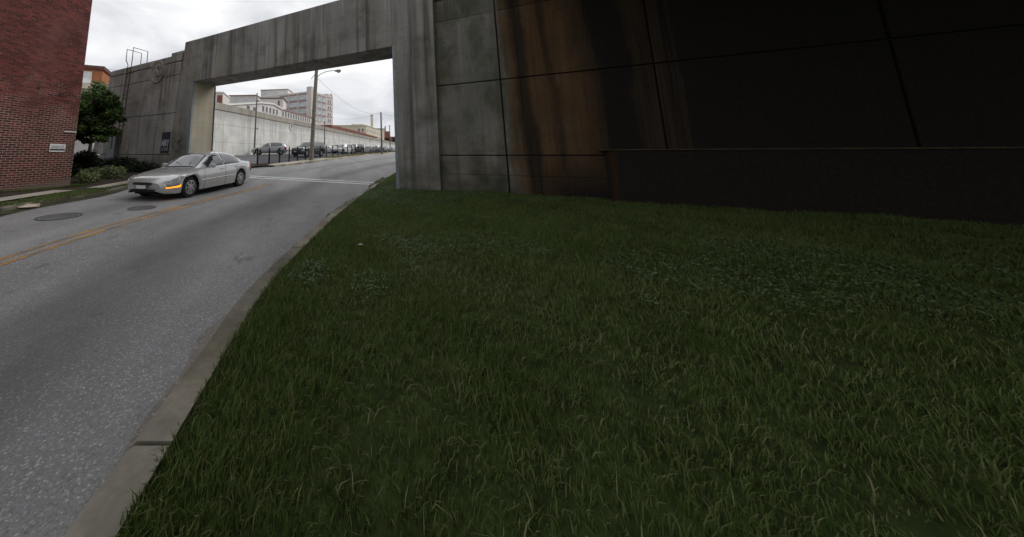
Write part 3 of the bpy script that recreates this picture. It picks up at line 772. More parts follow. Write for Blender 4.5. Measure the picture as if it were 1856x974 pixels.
c = clump(P, 2.2, 5); f = clump(P, 9.0, 6)
keep = f > -2.3
P, c, f = P[keep], c[keep], f[keep]
tall = (c > .2)
blades('grass', P[tall], .070, .0029, M['grass'], seed=3, hmul=np.clip(1 + .22 * f[tall], .5, 1.6), flow=clump(P[tall], 1.6, 31) * 2.2)
blades('short_grass', P[~tall], .050, .0026, M['grass'], seed=4, hmul=np.clip(1 + .3 * f[~tall], .45, 2.0), flow=clump(P[~tall], 2.0, 32) * 2.2)
dryz = np.exp(-((P[:, 0] - 1.0) ** 2 / .9 + (P[:, 1] - 3.9) ** 2 / 1.6)) + .5 * np.exp(-((P[:, 0] - 2.6) ** 2 / .6 + (P[:, 1] - 3.3) ** 2 / .5))
rs = np.random.default_rng(77).random(len(P))
blades('straw', P[(rs < .09 + .5 * dryz)], .07, .0026, M['dry_green'], seed=6, bend=1.1)
P, s_, d_ = lawn_pts(42000, 2, False)
c = clump(P, 1.5, 12); pz = np.exp(-((P[:, 0] - 2.0) ** 2 / 2.2 + (P[:, 1] - 8.8) ** 2 / 3.0))
P = P[(P[:, 1] > 2.6) & (c + 2.6 * pz > .9)]
def rosettes(name, P, size, mat, seed):
    r = np.random.default_rng(seed); n = len(P) * 5
    Q = np.repeat(P, 5, 0) + np.stack([r.normal(size=n) * .02, r.normal(size=n) * .02, r.uniform(.015, .075, n)], 1)
    nr = r.normal(size=(n, 3)) * .45 + np.array([0, 0, 1]); nr /= np.linalg.norm(nr, axis=1, keepdims=True)
    a = np.cross(nr, r.normal(size=(n, 3))); a /= np.linalg.norm(a, axis=1, keepdims=True); b = np.cross(nr, a)
    s = (size * r.uniform(.6, 1.4, n))[:, None]
    V = np.stack([Q - a * s, Q - a * s * .3 + b * s * .6, Q + a * s * .5 + b * s * .55, Q + a * s, Q + a * s * .5 - b * s * .55, Q - a * s * .3 - b * s * .6], 1).reshape(-1, 3)
    o = npmesh(name, V, np.arange(6 * n).reshape(-1, 6), mat); o['kind'] = 'stuff'; return o
rosettes('weeds', P, .012, M['clover'], 4)
# strips of grass and weeds on the left of the street and beyond the gate
r = np.random.default_rng(9)
def stripblades(name, f0, f1, y0, y1, n, h, w, off, mat, seed, thr=-9):
    r = np.random.default_rng(seed); y = r.uniform(y0, y1, n); t = r.random(n)
    x = np.array([f0(b) + (f1(b) - f0(b)) * a for a, b in zip(t, y)])
    P = np.stack([x, y, gv(y) + off], 1); P = P[clump(P, 1.6, seed) > thr]
    return blades(name, P, h, w, mat, seed=seed)
stripblades('verge_grass', lambda y: road_l(y) - .92, lambda y: road_l(y) + .10, 5, 15.4, 15000, .075, .006, .08, M['grass'], 21, -.2)
stripblades('verge_weeds', lambda y: road_l(y) - .5, lambda y: road_l(y) + .06, 5, 15.4, 2200, .11, .009, .08, M['clover'], 22, .2)
stripblades('wall_grass', lambda y: BA.x + (y - BA.y) * .436 + .02, lambda y: BA.x + (y - BA.y) * .436 + .40 + (12.4 - y) * .04, 8, 12.5, 9000, .09, .005, .12, M['grass'], 23)
stripblades('dry_verge_grass', lambda y: road_l(y) - 1.45, lambda y: road_l(y) - .1, 28, 75, 16000, .12, .012, .12, M['dry'], 24, -.6)
stripblades('kerb_weeds', lambda y: road_r(y) - .10, lambda y: road_r(y) + .02, 7.2, 9.2, 420, .09, .005, .0, M['grass'], 25)
stripblades('kerb_weeds', lambda y: road_r(y) - .08, lambda y: road_r(y) + .25, 12.4, 15, 900, .12, .006, .06, M['grass'], 26)
stripblades('far_verge_grass', lambda y: road_l(y) - 9, lambda y: road_l(y) - .1, 78, 120, 9000, .18, .03, .10, M['grass'], 27)
stripblades('gate_verge_grass', lambda y: road_r(y) + .18, lambda y: road_r(y) + 1.6, 9, 24, 9000, .10, .006, .10, M['grass'], 28)

# ------------------------------------------------------------------ parking-lot fence
FP = [(-5.31, 22.75), (-4.75, 24.25), (-4.2, 25.75), (-3.6, 27.1), (-3.02, 28.4), (-2.42, 29.8)]
while FP[-1][1] < 66:
    x, y = FP[-1]; dirx = .435 if y < 42 else .335
    u = Vector((dirx, 1)).normalized() * 1.62; FP.append((x + u.x, y + u.y))
fen = thing('picket_fence', (0, 0, 0), 0, 'low black metal picket fence along the parking lot', 'fence')
for i, (x, y) in enumerate(FP):
    mb = MB(); z = g(y); mb.box(x - .045, x + .045, y - .045, y + .045, z - .2, z + 1.22); mb.lathe([(.066, 1.22), (.05, 1.26), (.001, 1.30)], 8, Matrix.Translation((x, y, z)))
    mb.build('post', M['black_metal'], fen)
for (x0, y0), (x1, y1) in zip(FP[:-1], FP[1:]):
    mb = MB(); A = Vector((x0, y0, g(y0))); B = Vector((x1, y1, g(y1)))
    for h in (.14, .98): mb.tube([A + Vector((0, 0, h)), B + Vector((0, 0, h))], .019, 4)
    np_ = 12 if y0 < 34 else 7
    for k in range(1, np_ + 1):
        p = A.lerp(B, k / (np_ + 1)); mb.box(p.x - .011, p.x + .011, p.y - .011, p.y + .011, p.z + .08, p.z + 1.06)
    mb.build('picket_panel', M['black_metal'], fen)

# ------------------------------------------------------------------ poles and wires
def pole(name, x, y, h, r0, r1, lean, mat, label, cat='pole', group=None):
    t = thing(name, (x, y, g(y)), 0, label, cat, group)
    mb = MB(); mb.tube([(0, 0, -.3), (lean * .5, 0, h * .5), (lean, 0, h)], [r0, (r0 + r1) / 2, r1], 14)
    mb.build('pole_shaft', mat, t, smooth=True)
    return t
p1 = pole('street_lamp', -1.75, 27.5, 9.6, .20, .15, .50, M['wood'], 'thick wooden lamp pole with a curved arm beside the fence', 'lamp')
LA = [(.40, 0, 7.45), (.75, -.05, 7.80), (1.25, -.12, 8.02), (1.75, -.2, 8.10), (2.12, -.25, 8.10)]
mb = MB(); mb.tube(LA, .032, 8); mb.build('lamp_arm', M['steel'], p1, smooth=True)
mb = MB(); HM = Matrix.Translation((2.36, -.28, 8.07)) @ Matrix.Rotation(R(90), 4, 'Y')
mb.lathe([(.02, -.30), (.07, -.26), (.10, -.12), (.145, .06), (.13, .22), (.05, .29), (.001, .30)], 14, HM)
hd = mb.build('lamp_head', plain('lamp_head_paint', (.23, .22, .17), .5), p1, smooth=True)
mb = MB().lathe([(.001, -.17), (.09, -.14), (.135, -.05), (.14, -.02)], 16, Matrix.Translation((2.42, -.28, 8.03))); mb.build('lamp_lens', plain('yellowed_lens', (.35, .33, .22), .25), hd, smooth=True)
mb = MB(); mb.tube([(.36, 0, 7.9), (-.02, -.25, 7.35)], .03, 6); mb.build('insulator', M['steel'], p1)
GP = 'slim dark poles along the far wall'
q = pole('slim_pole', -10.15, 41.5, 8.3, .13, .075, .12, M['dark_pole'], 'slim dark pole behind the silver crossover by the far wall', 'pole', GP)
mb = MB(); mb.tube([(.05, -.05, 3.55), (.30, -.2, 3.5)], .04, 6); mb.lathe([(.001, -.1), (.09, -.05), (.05, .08)], 10, Matrix.Translation((.36, -.22, 3.47))); mb.build('floodlight', M['dark_pole'], q)
q = pole('slim_pole', -1.3, 61.5, 6.2, .13, .08, .05, M['dark_pole'], 'slim dark pole rising behind the lamp pole, left of the tall building corner', 'pole', GP)
mb = MB(); mb.tube([(.02, -.1, 2.8), (.35, -.2, 2.8)], .04, 6); mb.build('floodlight', M['dark_pole'], q)
p4 = pole('utility_pole', 7.55, 46.6, 6.3, .15, .10, -.02, M['dark_pole'], 'wooden utility pole at the far end of the fence', 'pole')
p5 = pole('utility_pole', 16.6, 88, 7.5, .14, .11, 0, M['dark_pole'], 'thin distant utility pole near the right gate pier', 'pole')
def wire(a, b, sag, label, r=.012):
    a = Vector(a); b = Vector(b); mb = MB()
    pts = [a.lerp(b, i / 20) - Vector((0, 0, sag * 4 * (i / 20) * (1 - i / 20))) for i in range(21)]
    mb.tube(pts, r, 5, False); o = mb.build('wire', M['dark_pole']); tag(o, label, 'wire', 'overhead wires')
T4 = (7.53, 46.6, g(46.6) + 6.15)
wire((-1.25, 27.4, 8.35), T4, 1.15, 'sagging wire from the lamp arm to the far utility pole')
wire((-4.5, 82, 13.2), T4, 1.6, 'faint wire from the tall pink building to the utility pole')
wire(T4, (13.0, 52, 8.0), .3, 'wire from the utility pole towards the right gate pier')
wire(T4, (16.6, 88, g(88) + 7.2), .7, 'wire descending from the utility pole to the distant pole')
wire((-27.5, 30, 10.9), (-19.5, 30.5, 9.6), .1, 'thin wire between the brick building and the flood wall', .014)

# ------------------------------------------------------------------ buildings beyond the wall
def rotm(P0, d): return Matrix.Translation(P0) @ Matrix.Rotation(math.atan2(d[1], d[0]), 4, 'Z')
WIN = {}
def window(parent, Mloc, w, h, nx, ny, fm, pm, key):
    """a window of its own: frame with mullions, panes as a sub-part; local x across, z up, y into the wall"""
    k = (key, w, h)
    if k not in WIN:
        t = .05 * min(w, h); mb = MB()
        mb.box(-w / 2, w / 2, -.06, .03, -h / 2, -h / 2 + 1.6 * t); mb.box(-w / 2, w / 2, -.06, .03, h / 2 - t, h / 2)
        for i in range(nx + 1): x = -w / 2 + (w - t) * i / nx; mb.box(x, x + t, -.055, .025, -h / 2 + 1.6 * t, h / 2 - t)
        for j in range(1, ny): z = -h / 2 + h * j / ny; mb.box(-w / 2 + t, w / 2 - t, -.04, .02, z - t * .3, z + t * .3)
        f = mb.build('window', fm, parent); p = MB().box(-w / 2 + t * .5, w / 2 - t * .5, -.025, .0, -h / 2 + t, h / 2 - t * .5).build('pane', pm, f)
        WIN[k] = (f.data, p.data); f.matrix_local = Mloc; return f
    f = bpy.data.objects.new('window', WIN[k][0]); COL.objects.link(f); f.parent = parent; f.matrix_local = Mloc
    p = bpy.data.objects.new('pane', WIN[k][1]); COL.objects.link(p); p.parent = f
    return f
def face(origin, d):   # matrix for windows on a facade: x along d, outward is -y
    return Matrix.Translation(origin) @ Matrix.Rotation(math.atan2(d[1], d[0]), 4, 'Z')

# tall factory block; corner towards the street, one facade to the left, one receding right
S = 1.75
C0 = Vector((-5.55 * S, 85 * S, 0)); dL = Vector((.86, -.51, 0)).normalized(); dR = Vector((.51, .86, 0)).normalized()
ZT = (19.0 - 1.5) * S + 1.5
fac = thing('factory_building', C0, 0, 'tall pinkish factory block with big gridded windows in dark red bands', 'building')
mb = MB(); WL, WR = 21.5 * S * .62, 11.2 * S
PL = [Vector((0, 0, 0)) - dL * 33, Vector((0, 0, 0)), dR * 21, dR * 21 - dL * 33]
def prism_xy(mb, poly, z0, z1):
    n = len(poly); mb.add([(p.x, p.y, z0) for p in poly] + [(p.x, p.y, z1) for p in poly],
        [tuple(range(n - 1, -1, -1)), tuple(range(n, 2 * n))] + [(i, (i + 1) % n, (i + 1) % n + n, i + n) for i in range(n)])
prism_xy(mb, PL, 0, ZT); mb.build('wall', M['pink'], fac)
mb = MB(); o1 = Vector((0, 0, 0)) + (dL - dR) * .5
prism_xy(mb, [p + q for p, q in zip([Vector((0, 0, 0)) - dL * 2.4, Vector((0, 0, 0)), dR * 1.6, dR * 1.6 - dL * 2.4], [-dR * .4, (dL - dR) * .4, dL * .4, Vector((0, 0, 0))])], 0, ZT + 2.2); mb.build('corner_tower', M['pink'], fac)
FH = 3.45; zt0 = ZT - 1.35
for i in range(4):
    zc = zt0 - FH * i
    for b in range(3):
        window(fac, face(-dL * (5.0 + 5.9 * b) + Vector((0, 0, zc - 1.35)), dL) @ Matrix.Translation((0, -.06, 0)), 5.2, 2.45, 7, 3, M['frame_dark'], M['win_glass'], 'fl')
    for b in range(3):
        mb = MB(); mb.box(-2.6, 2.6, -.07, .02, -.16, .42, face(-dL * (5.0 + 5.9 * b) + Vector((0, 0, zc + .18)), dL)); mb.build('dark_red_band', M['pink_dark'], fac)
    for b in range(4):
        Fm = face(dR * (3.6 + 4.1 * b) + Vector((0, 0, zc + .18)), dR); mb = MB()
        mb.box(-1.7, 1.7 if b < 3 else 4.2, -.07, .02, -.12 if b < 3 else .2, .36 if b < 3 else .5, Fm); mb.build('dark_red_band', M['pink_dark'], fac)
    for b in range(3):
        window(fac, face(dR * (3.6 + 4.1 * b) + Vector((0, 0, zc - 1.35)), dR) @ Matrix.Translation((0, -.06, 0)), 3.4, 2.45, 4, 3, M['frame_dark'], M['win_glass'], 'fr')
    for b in range(2):
        window(fac, face(dR * (16.2 + 2.0 * b) + Vector((0, 0, zc - 1.5)), dR) @ Matrix.Translation((0, -.06, 0)), .8, 1.9, 1, 2, M['frame_grey'], M['win_dark'], 'fs')
mb = MB(); prism_xy(mb, [dR * 15, dR * 21, dR * 21 - dL * 6, dR * 15 - dL * 6], ZT + .01, ZT + 1.2); mb.box(9.2, 10.2, 16.3, 17.3, ZT + 1.2, ZT + 1.8); mb.build('stair_head', M['pink'], fac)

def block(name, P0, d, Lx, Dy, z0, z1, mat, label, cap=None, cat='building'):
    """box building: P0 is the front left corner, d runs along its front to the right"""
    t = thing(name, P0, math.atan2(d[1], d[0]), label, cat)
    mb = MB(); mb.box(0, Lx, 0, Dy, z0, z1); mb.build('wall', mat, t)
    if cap: mb = MB(); mb.box(-.25, Lx + .25, -.25, Dy + .2, z1 + .005, z1 + cap[1]); mb.build('roof_edge', cap[0], t)
    return t
def rowwin(t, xs, z, w, h, nx, ny, fm, pm, key, side=False, Lx=0):
    for x in xs:
        Mx = Matrix.Translation((x, -.03, z)) if not side else Matrix.Translation((Lx + .03, x, z)) @ Matrix.Rotation(R(90), 4, 'Z')
        window(t, Mx, w, h, nx, ny, fm, pm, key)
# top-storey block left on the factory roof line
pt = block('rooftop_block', (-21.6 * S, 94 * S, 0), (.955, -.15), 15.0, 9, 2, ZT + 3.6, M['pale_plaster'], 'pale square block with two wide windows rising behind the factory roof', (M['roof_dark'], .25))
rowwin(pt, (4.1, 10.2), ZT + .9, 5.0, 3.8, 5, 3, M['frame_white'], M['win_glass'], 'pt')
lo = block('low_factory_block', (-45.0, 131.0, 0), (.995, -.09), 13.2, 9, 2, 26.2, M['pink'], 'lower factory block with three wide windows at the left of the group', (M['pink_dark'], .4))
rowwin(lo, (2.4, 6.5, 10.7), 23.6, 3.6, 2.6, 6, 3, M['frame_white'], M['win_glass'], 'lo')
rowwin(lo, (3.2,), 23.6, 3.6, 2.4, 3, 2, M['frame_grey'], M['win_dark'], 'lo2', True, 13.2)
wb_ = block('white_and_red_building', (-37.2, 92, 0), (1, .1), 4.6, 9, 2, 19.9, M['pale_plaster'], 'pale building with a red brick side peeking over the wall by the left pier', (M['roof_white'], .35))
mb = MB(); mb.box(2.9, 4.4, -.05, .02, 6, 19.2); mb.build('red_side_panel', M['redbrick_far'], wb_)
# warehouse with a gabled front wall running along the flood wall
wd = Vector((.333, .943, 0)).normalized()
W0 = Vector((-18.5, 85, 0)) - wd * 22
wh = thing('gabled_warehouse', W0, math.atan2(wd.y, wd.x), 'long pale warehouse with a white gabled edge and a row of small dark windows', 'building')
def zl(px_ratio): return 0
mb = MB(); mb.prism([(-12, 1), (56, 1), (56, 15.0), (32.6, 15.0), (26.8, 15.8), (20.1, 15.15), (8.75, 13.0), (-12, 9.2)], 0, 10); mb.build('wall', M['pale_plaster'], wh)
mb = MB()
prof = [(-12.3, 9.15), (8.75, 13.0), (20.1, 15.15), (26.8, 15.8), (32.6, 15.0)]
for (a, za), (b, zb) in zip(prof[:-1], prof[1:]):
    mb.prism([(a, za + .02), (b, zb + .02), (b, zb + .45), (a, za + .45)], -.35, 10.2)
mb.build('white_roof_edge', M['roof_white'], wh)
mb = MB(); mb.box(32.6, 56.2, -.25, 10.2, 15.01, 15.4); mb.build('eave', M['pink_dark'], wh)
# row spacing shrinks with distance only because the wall recedes
rowwin(wh, [21.5, 23.4, 25.3, 27.2, 29.1] + [32.9 + 1.87 * i for i in range(12)], 13.9, .95, 1.55, 1, 2, M['frame_grey'], M['win_dark'], 'wh')
rowwin(wh, [14.5, 17.3], 13.1, 1.3, 1.3, 1, 1, M['frame_grey'], M['win_dark'], 'wh2')
pb = block('plaster_block', (-20.7 * 1.15, 90 * 1.15, 0), (.97, .0), 7.6, 8, 2, 20.1, M['pale_plaster'], 'pale windowed block standing behind the warehouse gable', (M['roof_dark'], .35))
rowwin(pb, (6.2,), 18.6, .7, 1.8, 1, 1, M['frame_grey'], M['win_dark'], 'pb')
# cream building with a chimney
BC = Vector((22.6, 200, 0)); bl_ = Vector((1.0, -.02, 0)); br_ = Vector((.36, .93, 0)).normalized()
be = thing('cream_building', BC, 0, 'large cream painted building with rows of dark windows', 'building')
mb = MB(); prism_xy(mb, [Vector((-23.5, .4, 0)), Vector((0, 0, 0)), br_ * 54, br_ * 54 + Vector((-23.5, .4, 0))], 2, 19.8); mb.build('wall', M['beige'], be)
mb = MB(); mb.box(-9, -1.2, 3, 12, 19.81, 21.2); mb.build('rooftop_house', M['beige'], be)
mb = MB(); prism_xy(mb, [Vector((-23.8, .1, 0)), Vector((.3, -.3, 0)), br_ * 54.2 + Vector((.3, 0, 0)), br_ * 54 + Vector((-23.5, .4, 0))], 19.82, 20.2); mb.build('parapet', M['beige'], be)
for zz in (17.0, 13.4, 9.8):
    for i in range(9): window(be, face(br_ * (4 + 5.6 * i) + Vector((0, 0, zz)), br_) @ Matrix.Translation((0, -.03, 0)), 2.0, 2.2, 1, 1, M['frame_grey'], M['win_dark'], 'be')
    for x in (-4.6, -2.2): window(be, Matrix.Translation((x, -.05, zz)), 1.1, 2.0, 1, 1, M['frame_grey'], M['win_dark'], 'be2')
for x, w in ((-14.2, 3.6), (-10.6, 1.4)): window(be, Matrix.Translation((x, .15, 16.6)), w, 2.0, 1, 1, M['frame_grey'], M['win_dark'], 'be3')
ch = thing('chimney', (29.2, 222, 0), 0, 'tall square cream chimney rising behind the cream building', 'chimney')
mb = MB(); mb.prism([(-1.05, 3), (1.05, 3), (.75, 29.2), (-.75, 29.2)], -1, 1); mb.build('stack', M['beige'], ch)
mb = MB(); mb.box(-.95, .95, -1.05, 1.05, 29.21, 29.7); mb.build('cap', M['coping'], ch)
fb = block('brick_framed_building', (35.0, 250, 0), (.93, .37), 9.2, 14, 2, 21.9, M['beige'], 'small cream framed building with red brick bays beside the utility pole', (M['roof_dark'], .5))
for zz in (19.4, 15.6, 11.8):
    rowwin(fb, (2.2, 6.3), zz, 1.4 if False else 2.6, 2.6, 2, 1, M['redbrick_far'], M['win_dark'], 'fb')
rb = block('red_brick_building', (45.2, 262, 0), (.9, .42), 5.2, 18, 2, 20.9, M['redbrick_far'], 'red brick building with a thin stack by the right gate pier', None)
mb = MB(); mb.tube([(4, 5, 17), (4, 5, 25.6)], [.6, .5], 10); mb.build('stack', M['redbrick_far'], rb)
mb = MB(); mb.box(5.21, 16, 0, 14, 2, 16.5); mb.build('lower_wing', M['redbrick_far'], rb)
# long low brick shed along the wall
ld = Vector((.36, .933, 0)).normalized()
sh = thing('brick_shed', (-.3, 108, 0), math.atan2(ld.y, ld.x), 'long low red brick shed with a dark roof just above the far wall', 'building')
mb = MB(); mb.prism([(0, 1), (72, 1), (72, 10.6), (0, 10.6)], 0, 12); mb.build('wall', M['redbrick_far'], sh)
mb = MB(); mb.prism([(-.3, 10.61), (72.3, 10.61), (72.3, 11.2), (30, 11.7), (-.3, 11.7)], -.4, 12.4); mb.build('roof', M['redbrick_far'], sh)
mb = MB(); mb.box(26, 44, -.42, -.05, 9.0, 9.9); mb.build('white_fascia', M['roof_white'], sh)
tree('far_tree', (41, 205, 4), 4, (0, 0), blobset(31, 14, ((-6, 6), (-3, 3), (3.5, 7.5)), (1.4, 2.4)), 3500, .35, 'dark tree mass beyond the end of the far wall', M['leaf_dark'], r0=.3, seed=31)
# left background
ob = block('orange_brick_building', (-36.3, 38.0, 0), (.93, .36), 6.3, 9, 0, 12.6, M['orange_brick'], 'orange brown brick building with a maroon cornice behind the tree', None)
ob_m = MB(); ob_m.box(-.2, 6.5, -.22, 9.1, 12.605, 13.1); ob_m.build('cornice', M['maroon'], ob)
rowwin(ob, (4.6,), 11.4, 1.15, 1.75, 1, 2, M['frame_white'], M['win_glass'], 'ob'); rowwin(ob, (4.55,), 9.5, 1.15, 1.6, 1, 2, M['frame_white'], M['win_glass'], 'ob')
cf = block('cream_storefront', (-36.0, 35.8, 0), (.95, .20), 7.8, 2, 0, 9.4, M['pale_plaster'], 'pale storefront with a curved cornice under the orange building', (M['beige'], .7))
rowwin(cf, (4.6, 6.0), 8.1, 1.1, 1.5, 1, 2, M['frame_white'], M['win_dark'], 'cf')
mb = MB(); mb.box(6.9, 7.75, -.12, .02, 4.8, 8.6); mb.build('red_pilaster', M['redbrick_far'], cf)
mb = MB(); mb.box(3.2, 5.4, -.1, .02, 1.4, 3.9); mb.build('dark_doorway', M['win_dark'], cf)
mb = MB(); mb.box(2.6, 6.2, -.9, .02, 4.2, 4.6); mb.build('canopy', M['frame_white'], cf)

# ------------------------------------------------------------------ cars
SEDAN = dict(L=4.85, wheels=(.95, 3.72), wr=.325, arch=.385, wtrack=.76,
    top=[(0, .56), (.04, .64), (.14, .70), (.5, .775), (1.0, .845), (1.38, .89), (1.5, .95), (2.02, 1.265), (2.2, 1.345), (2.55, 1.40), (3.0, 1.405), (3.35, 1.365), (3.6, 1.27), (4.06, 1.035), (4.2, 1.00), (4.6, .985), (4.76, .955), (4.82, .82), (4.85, .60)],
    belt=[(0, .50), (.06, .585), (.5, .70), (1.38, .835), (2.0, .865), (3.4, .92), (4.1, .945), (4.7, .90), (4.85, .57)],
    wid=[(0, .56), (.03, .66), (.12, .76), (.35, .84), (.8, .885), (1.5, .90), (3.5, .90), (4.2, .875), (4.6, .82), (4.78, .74), (4.85, .62)],
    low=[(0, .30), (.08, .22), (.4, .19), (1.4, .19), (3.3, .20), (4.4, .24), (4.85, .36)],
    roofw=[(0, .45), (.3, .62), (1.4, .70), (2.1, .575), (2.6, .555), (3.3, .555), (4.06, .66), (4.6, .68), (4.85, .5)],
    side=(1.66, 3.68), bp=(2.62, 2.70), ws=(1.44, 2.14), rs=(3.46, 4.04), hl=(.06, .46), tl=(4.50, 4.80))
SUV = dict(L=4.72, wheels=(.93, 3.72), wr=.37, arch=.43, wtrack=.77,
    top=[(0, .66), (.04, .78), (.14, .86), (.5, .96), (1.0, 1.02), (1.25, 1.06), (1.35, 1.12), (1.95, 1.52), (2.3, 1.64), (2.8, 1.68), (3.5, 1.66), (4.05, 1.58), (4.25, 1.48), (4.55, 1.10), (4.66, .95), (4.72, .70)],
    belt=[(0, .58), (.06, .70), (.5, .86), (1.3, .98), (2.0, 1.02), (3.4, 1.08), (4.2, 1.14), (4.6, 1.0), (4.72, .66)],
    wid=[(0, .58), (.03, .68), (.12, .79), (.35, .87), (.8, .92), (1.5, .935), (3.5, .93), (4.2, .90), (4.55, .84), (4.72, .70)],
    low=[(0, .38), (.08, .30), (.4, .27), (1.4, .26), (3.3, .27), (4.4, .32), (4.72, .45)],
    roofw=[(0, .5), (.3, .66), (1.3, .74), (2.0, .62), (2.6, .60), (3.6, .60), (4.2, .62), (4.6, .70), (4.72, .55)],
    side=(1.55, 4.02), bp=(2.45, 2.53), ws=(1.30, 2.08), rs=(4.10, 4.50), hl=(.06, .44), tl=(4.30, 4.62))
BOXY = dict(SUV, top=[(0, .72), (.03, .86), (.12, .98), (.5, 1.04), (1.0, 1.07), (1.3, 1.09), (1.38, 1.14), (1.85, 1.58), (2.1, 1.70), (2.6, 1.74), (3.6, 1.74), (4.35, 1.71), (4.5, 1.62), (4.64, 1.10), (4.70, .95), (4.72, .70)],
    roofw=[(0, .55), (.3, .70), (1.3, .76), (1.9, .68), (2.6, .66), (3.6, .66), (4.4, .66), (4.6, .74), (4.72, .6)],
    side=(1.50, 4.22), rs=(4.42, 4.62), tl=(4.30, 4.64))

def car(name, loc, head, sp, paint, label, group=None, near=False, tint=None, trim=False, pitch=0):
    root = thing(name, loc, head, label, 'car', group)
    root.rotation_euler = (0, pitch, head)
    Lc = sp['L']
    st = .045 if near else .09
    xs = sorted(set([0, .012, .03, .06, .1, .15, .2] + list(np.arange(.25, Lc - .2, st)) + [Lc - .17, Lc - .12, Lc - .07, Lc - .03, Lc]))
    xs = np.array(xs)
    def cv(k, s=.07):
        px, pz = zip(*sp[k]); dd = np.linspace(0, Lc, 1200); v = np.interp(dd, px, pz)
        n = int(s / (dd[1] - dd[0])) * 2 + 1; ker = np.hanning(n + 2)[1:-1]; ker /= ker.sum()
        vp = np.pad(v, n // 2, mode='reflect', reflect_type='odd'); return np.interp(xs, dd, np.convolve(vp, ker, 'valid'))
    top, belt, wid, low, rw = cv('top'), cv('belt'), cv('wid'), cv('low'), cv('roofw')
    gx = np.interp
    rows = []
    for i, x in enumerate(xs):
        zl = low[i]; ar = 0
        for wx in sp['wheels']:
            q = sp['arch'] ** 2 - (x - wx) ** 2
            if q > 0: zl = max(zl, sp['wr'] + math.sqrt(q)); ar = 1
        w, zb, zt = wid[i], belt[i], top[i]
        zb = min(zb, zt - .02); zl = min(zl, zb - .10)
        cab = min(1, max(0, (zt - zb - .10) / .35))
        crown = .028 + .035 * cab
        zre = max(zt - crown, zb + .008); wre = min(rw[i], w - .10)
        zm = max(low[i] + (zb - low[i]) * .50, zl + .04); zm = min(zm, zb - .05)
        zq = zm + (zb - zm) * .55
        tuck = .0 if ar else .05
        r = [(w - .09 + (.06 if ar else 0), zl - .0), (w - tuck * .6 - .012, zl + .015), (w - .004, zl + (zm - zl) * .55), (w + .004, zm), (w - .004, zq), (w - .022, zb - .012), (w - .045, zb)]
        a = (w - .058, zb + .012)
        for t in (0, .05, .2, .4, .6, .8, .93, 1):
            bul = .025 * math.sin(math.pi * t) * cab
            r.append((a[0] + (wre - a[0]) * t + bul, a[1] + (zre - a[1]) * t))
        for t in (.12, .3, .55, .8, 1):
            y = wre * (1 - t); r.append((y, zre + (zt - zre) * (1 - (1 - t) ** 2)))
        rows.append(r)
    nr = len(rows[0]); full = 2 * nr - 1
    V = []
    for i, r in enumerate(rows):
        x = Lc / 2 - xs[i]
        # round the nose and tail in plan
        for y, z in r: V.append((x - nose(xs[i], y, Lc), y, z))
        for y, z in r[-2::-1]: V.append((x - nose(xs[i], y, Lc), -y, z))
    def idx(i, j): return i * full + j
    parts = {}
    for i in range(len(xs) - 1):
        xm = (xs[i] + xs[i + 1]) / 2
        for j in range(full - 1):
            jj = j if j < nr - 1 else full - 2 - j
            kind = 'body'
            if 8 <= jj <= 12 and sp['side'][0] < xm < sp['side'][1] and not sp['bp'][0] < xm < sp['bp'][1] and rows[i][13][1] - rows[i][7][1] > .14: kind = 'side_window'
            elif jj >= 15 and sp['ws'][0] < xm < sp['ws'][1]: kind = 'windscreen'
            elif jj >= 15 and sp['rs'][0] < xm < sp['rs'][1]: kind = 'rear_window'
            elif 3 <= jj <= 5 and sp['hl'][0] < xm < sp['hl'][1] and rows[i][3][0] > .45: kind = 'headlight'
            elif 3 <= jj <= 5 and sp['tl'][0] < xm < sp['tl'][1]: kind = 'tail_light'
            elif trim and jj <= 1: kind = 'lower_trim'
            if kind in ('side_window', 'headlight', 'tail_light'): kind += '_l' if j < nr else '_r'
            parts.setdefault(kind, []).append((idx(i, j), idx(i, j + 1), idx(i + 1, j + 1), idx(i + 1, j)))
    parts['body'] += [tuple(range(full)), tuple(idx(len(xs) - 1, j) for j in range(full - 1, -1, -1))]
    mats = dict(body=paint, side_window=tint or M['glass'], windscreen=M['glass'], rear_window=M['glass'], headlight=M['lens'], tail_light=M['red_lens'], lower_trim=M['chassis'])
    for kname, fs in parts.items():
        used = sorted({v for f in fs for v in f}); mp_ = {v: q for q, v in enumerate(used)}
        mb = MB(); mb.v = [V[v] for v in used]; mb.f = [tuple(mp_[v] for v in f) for f in fs]
        nm = kname[:-2] if kname[-2:] in ('_l', '_r') else kname
        o = mb.build(nm, mats[nm], root, smooth=True)
        if nm != 'body':
            sol = o.modifiers.new('thickness', 'SOLIDIFY'); sol.thickness = .012; sol.offset = -1
    h = lambda x: Lc / 2 - x
    zf = np.interp(.0, xs, low)
    mb = MB(); mb.box(h(Lc - .35), h(.35), -.60, .60, low.min() - .02, .62); mb.build('underbody', M['chassis'], root)
    # grille, plate, bumper slot
    gz = .48 if sp is SEDAN else .60
    mb = MB(); mb.box(h(.05), h(-.004), -.30, .30, gz + .0, gz + .07); mb.build('grille', M['grille'], root)
    mb = MB(); mb.box(h(.10), h(-.002), -.40, .40, gz - .19, gz - .13); mb.build('air_intake', M['chassis'], root)
    mb = MB(); mb.box(h(.02), h(-.016), -.16, .16, gz - .10, gz - .01); mb.build('number_plate', M['plate'], root)
    mb = MB(); mb.box(h(Lc + .012), h(Lc - .02), -.16, .16, .66, .76); mb.build('number_plate', M['plate'], root)
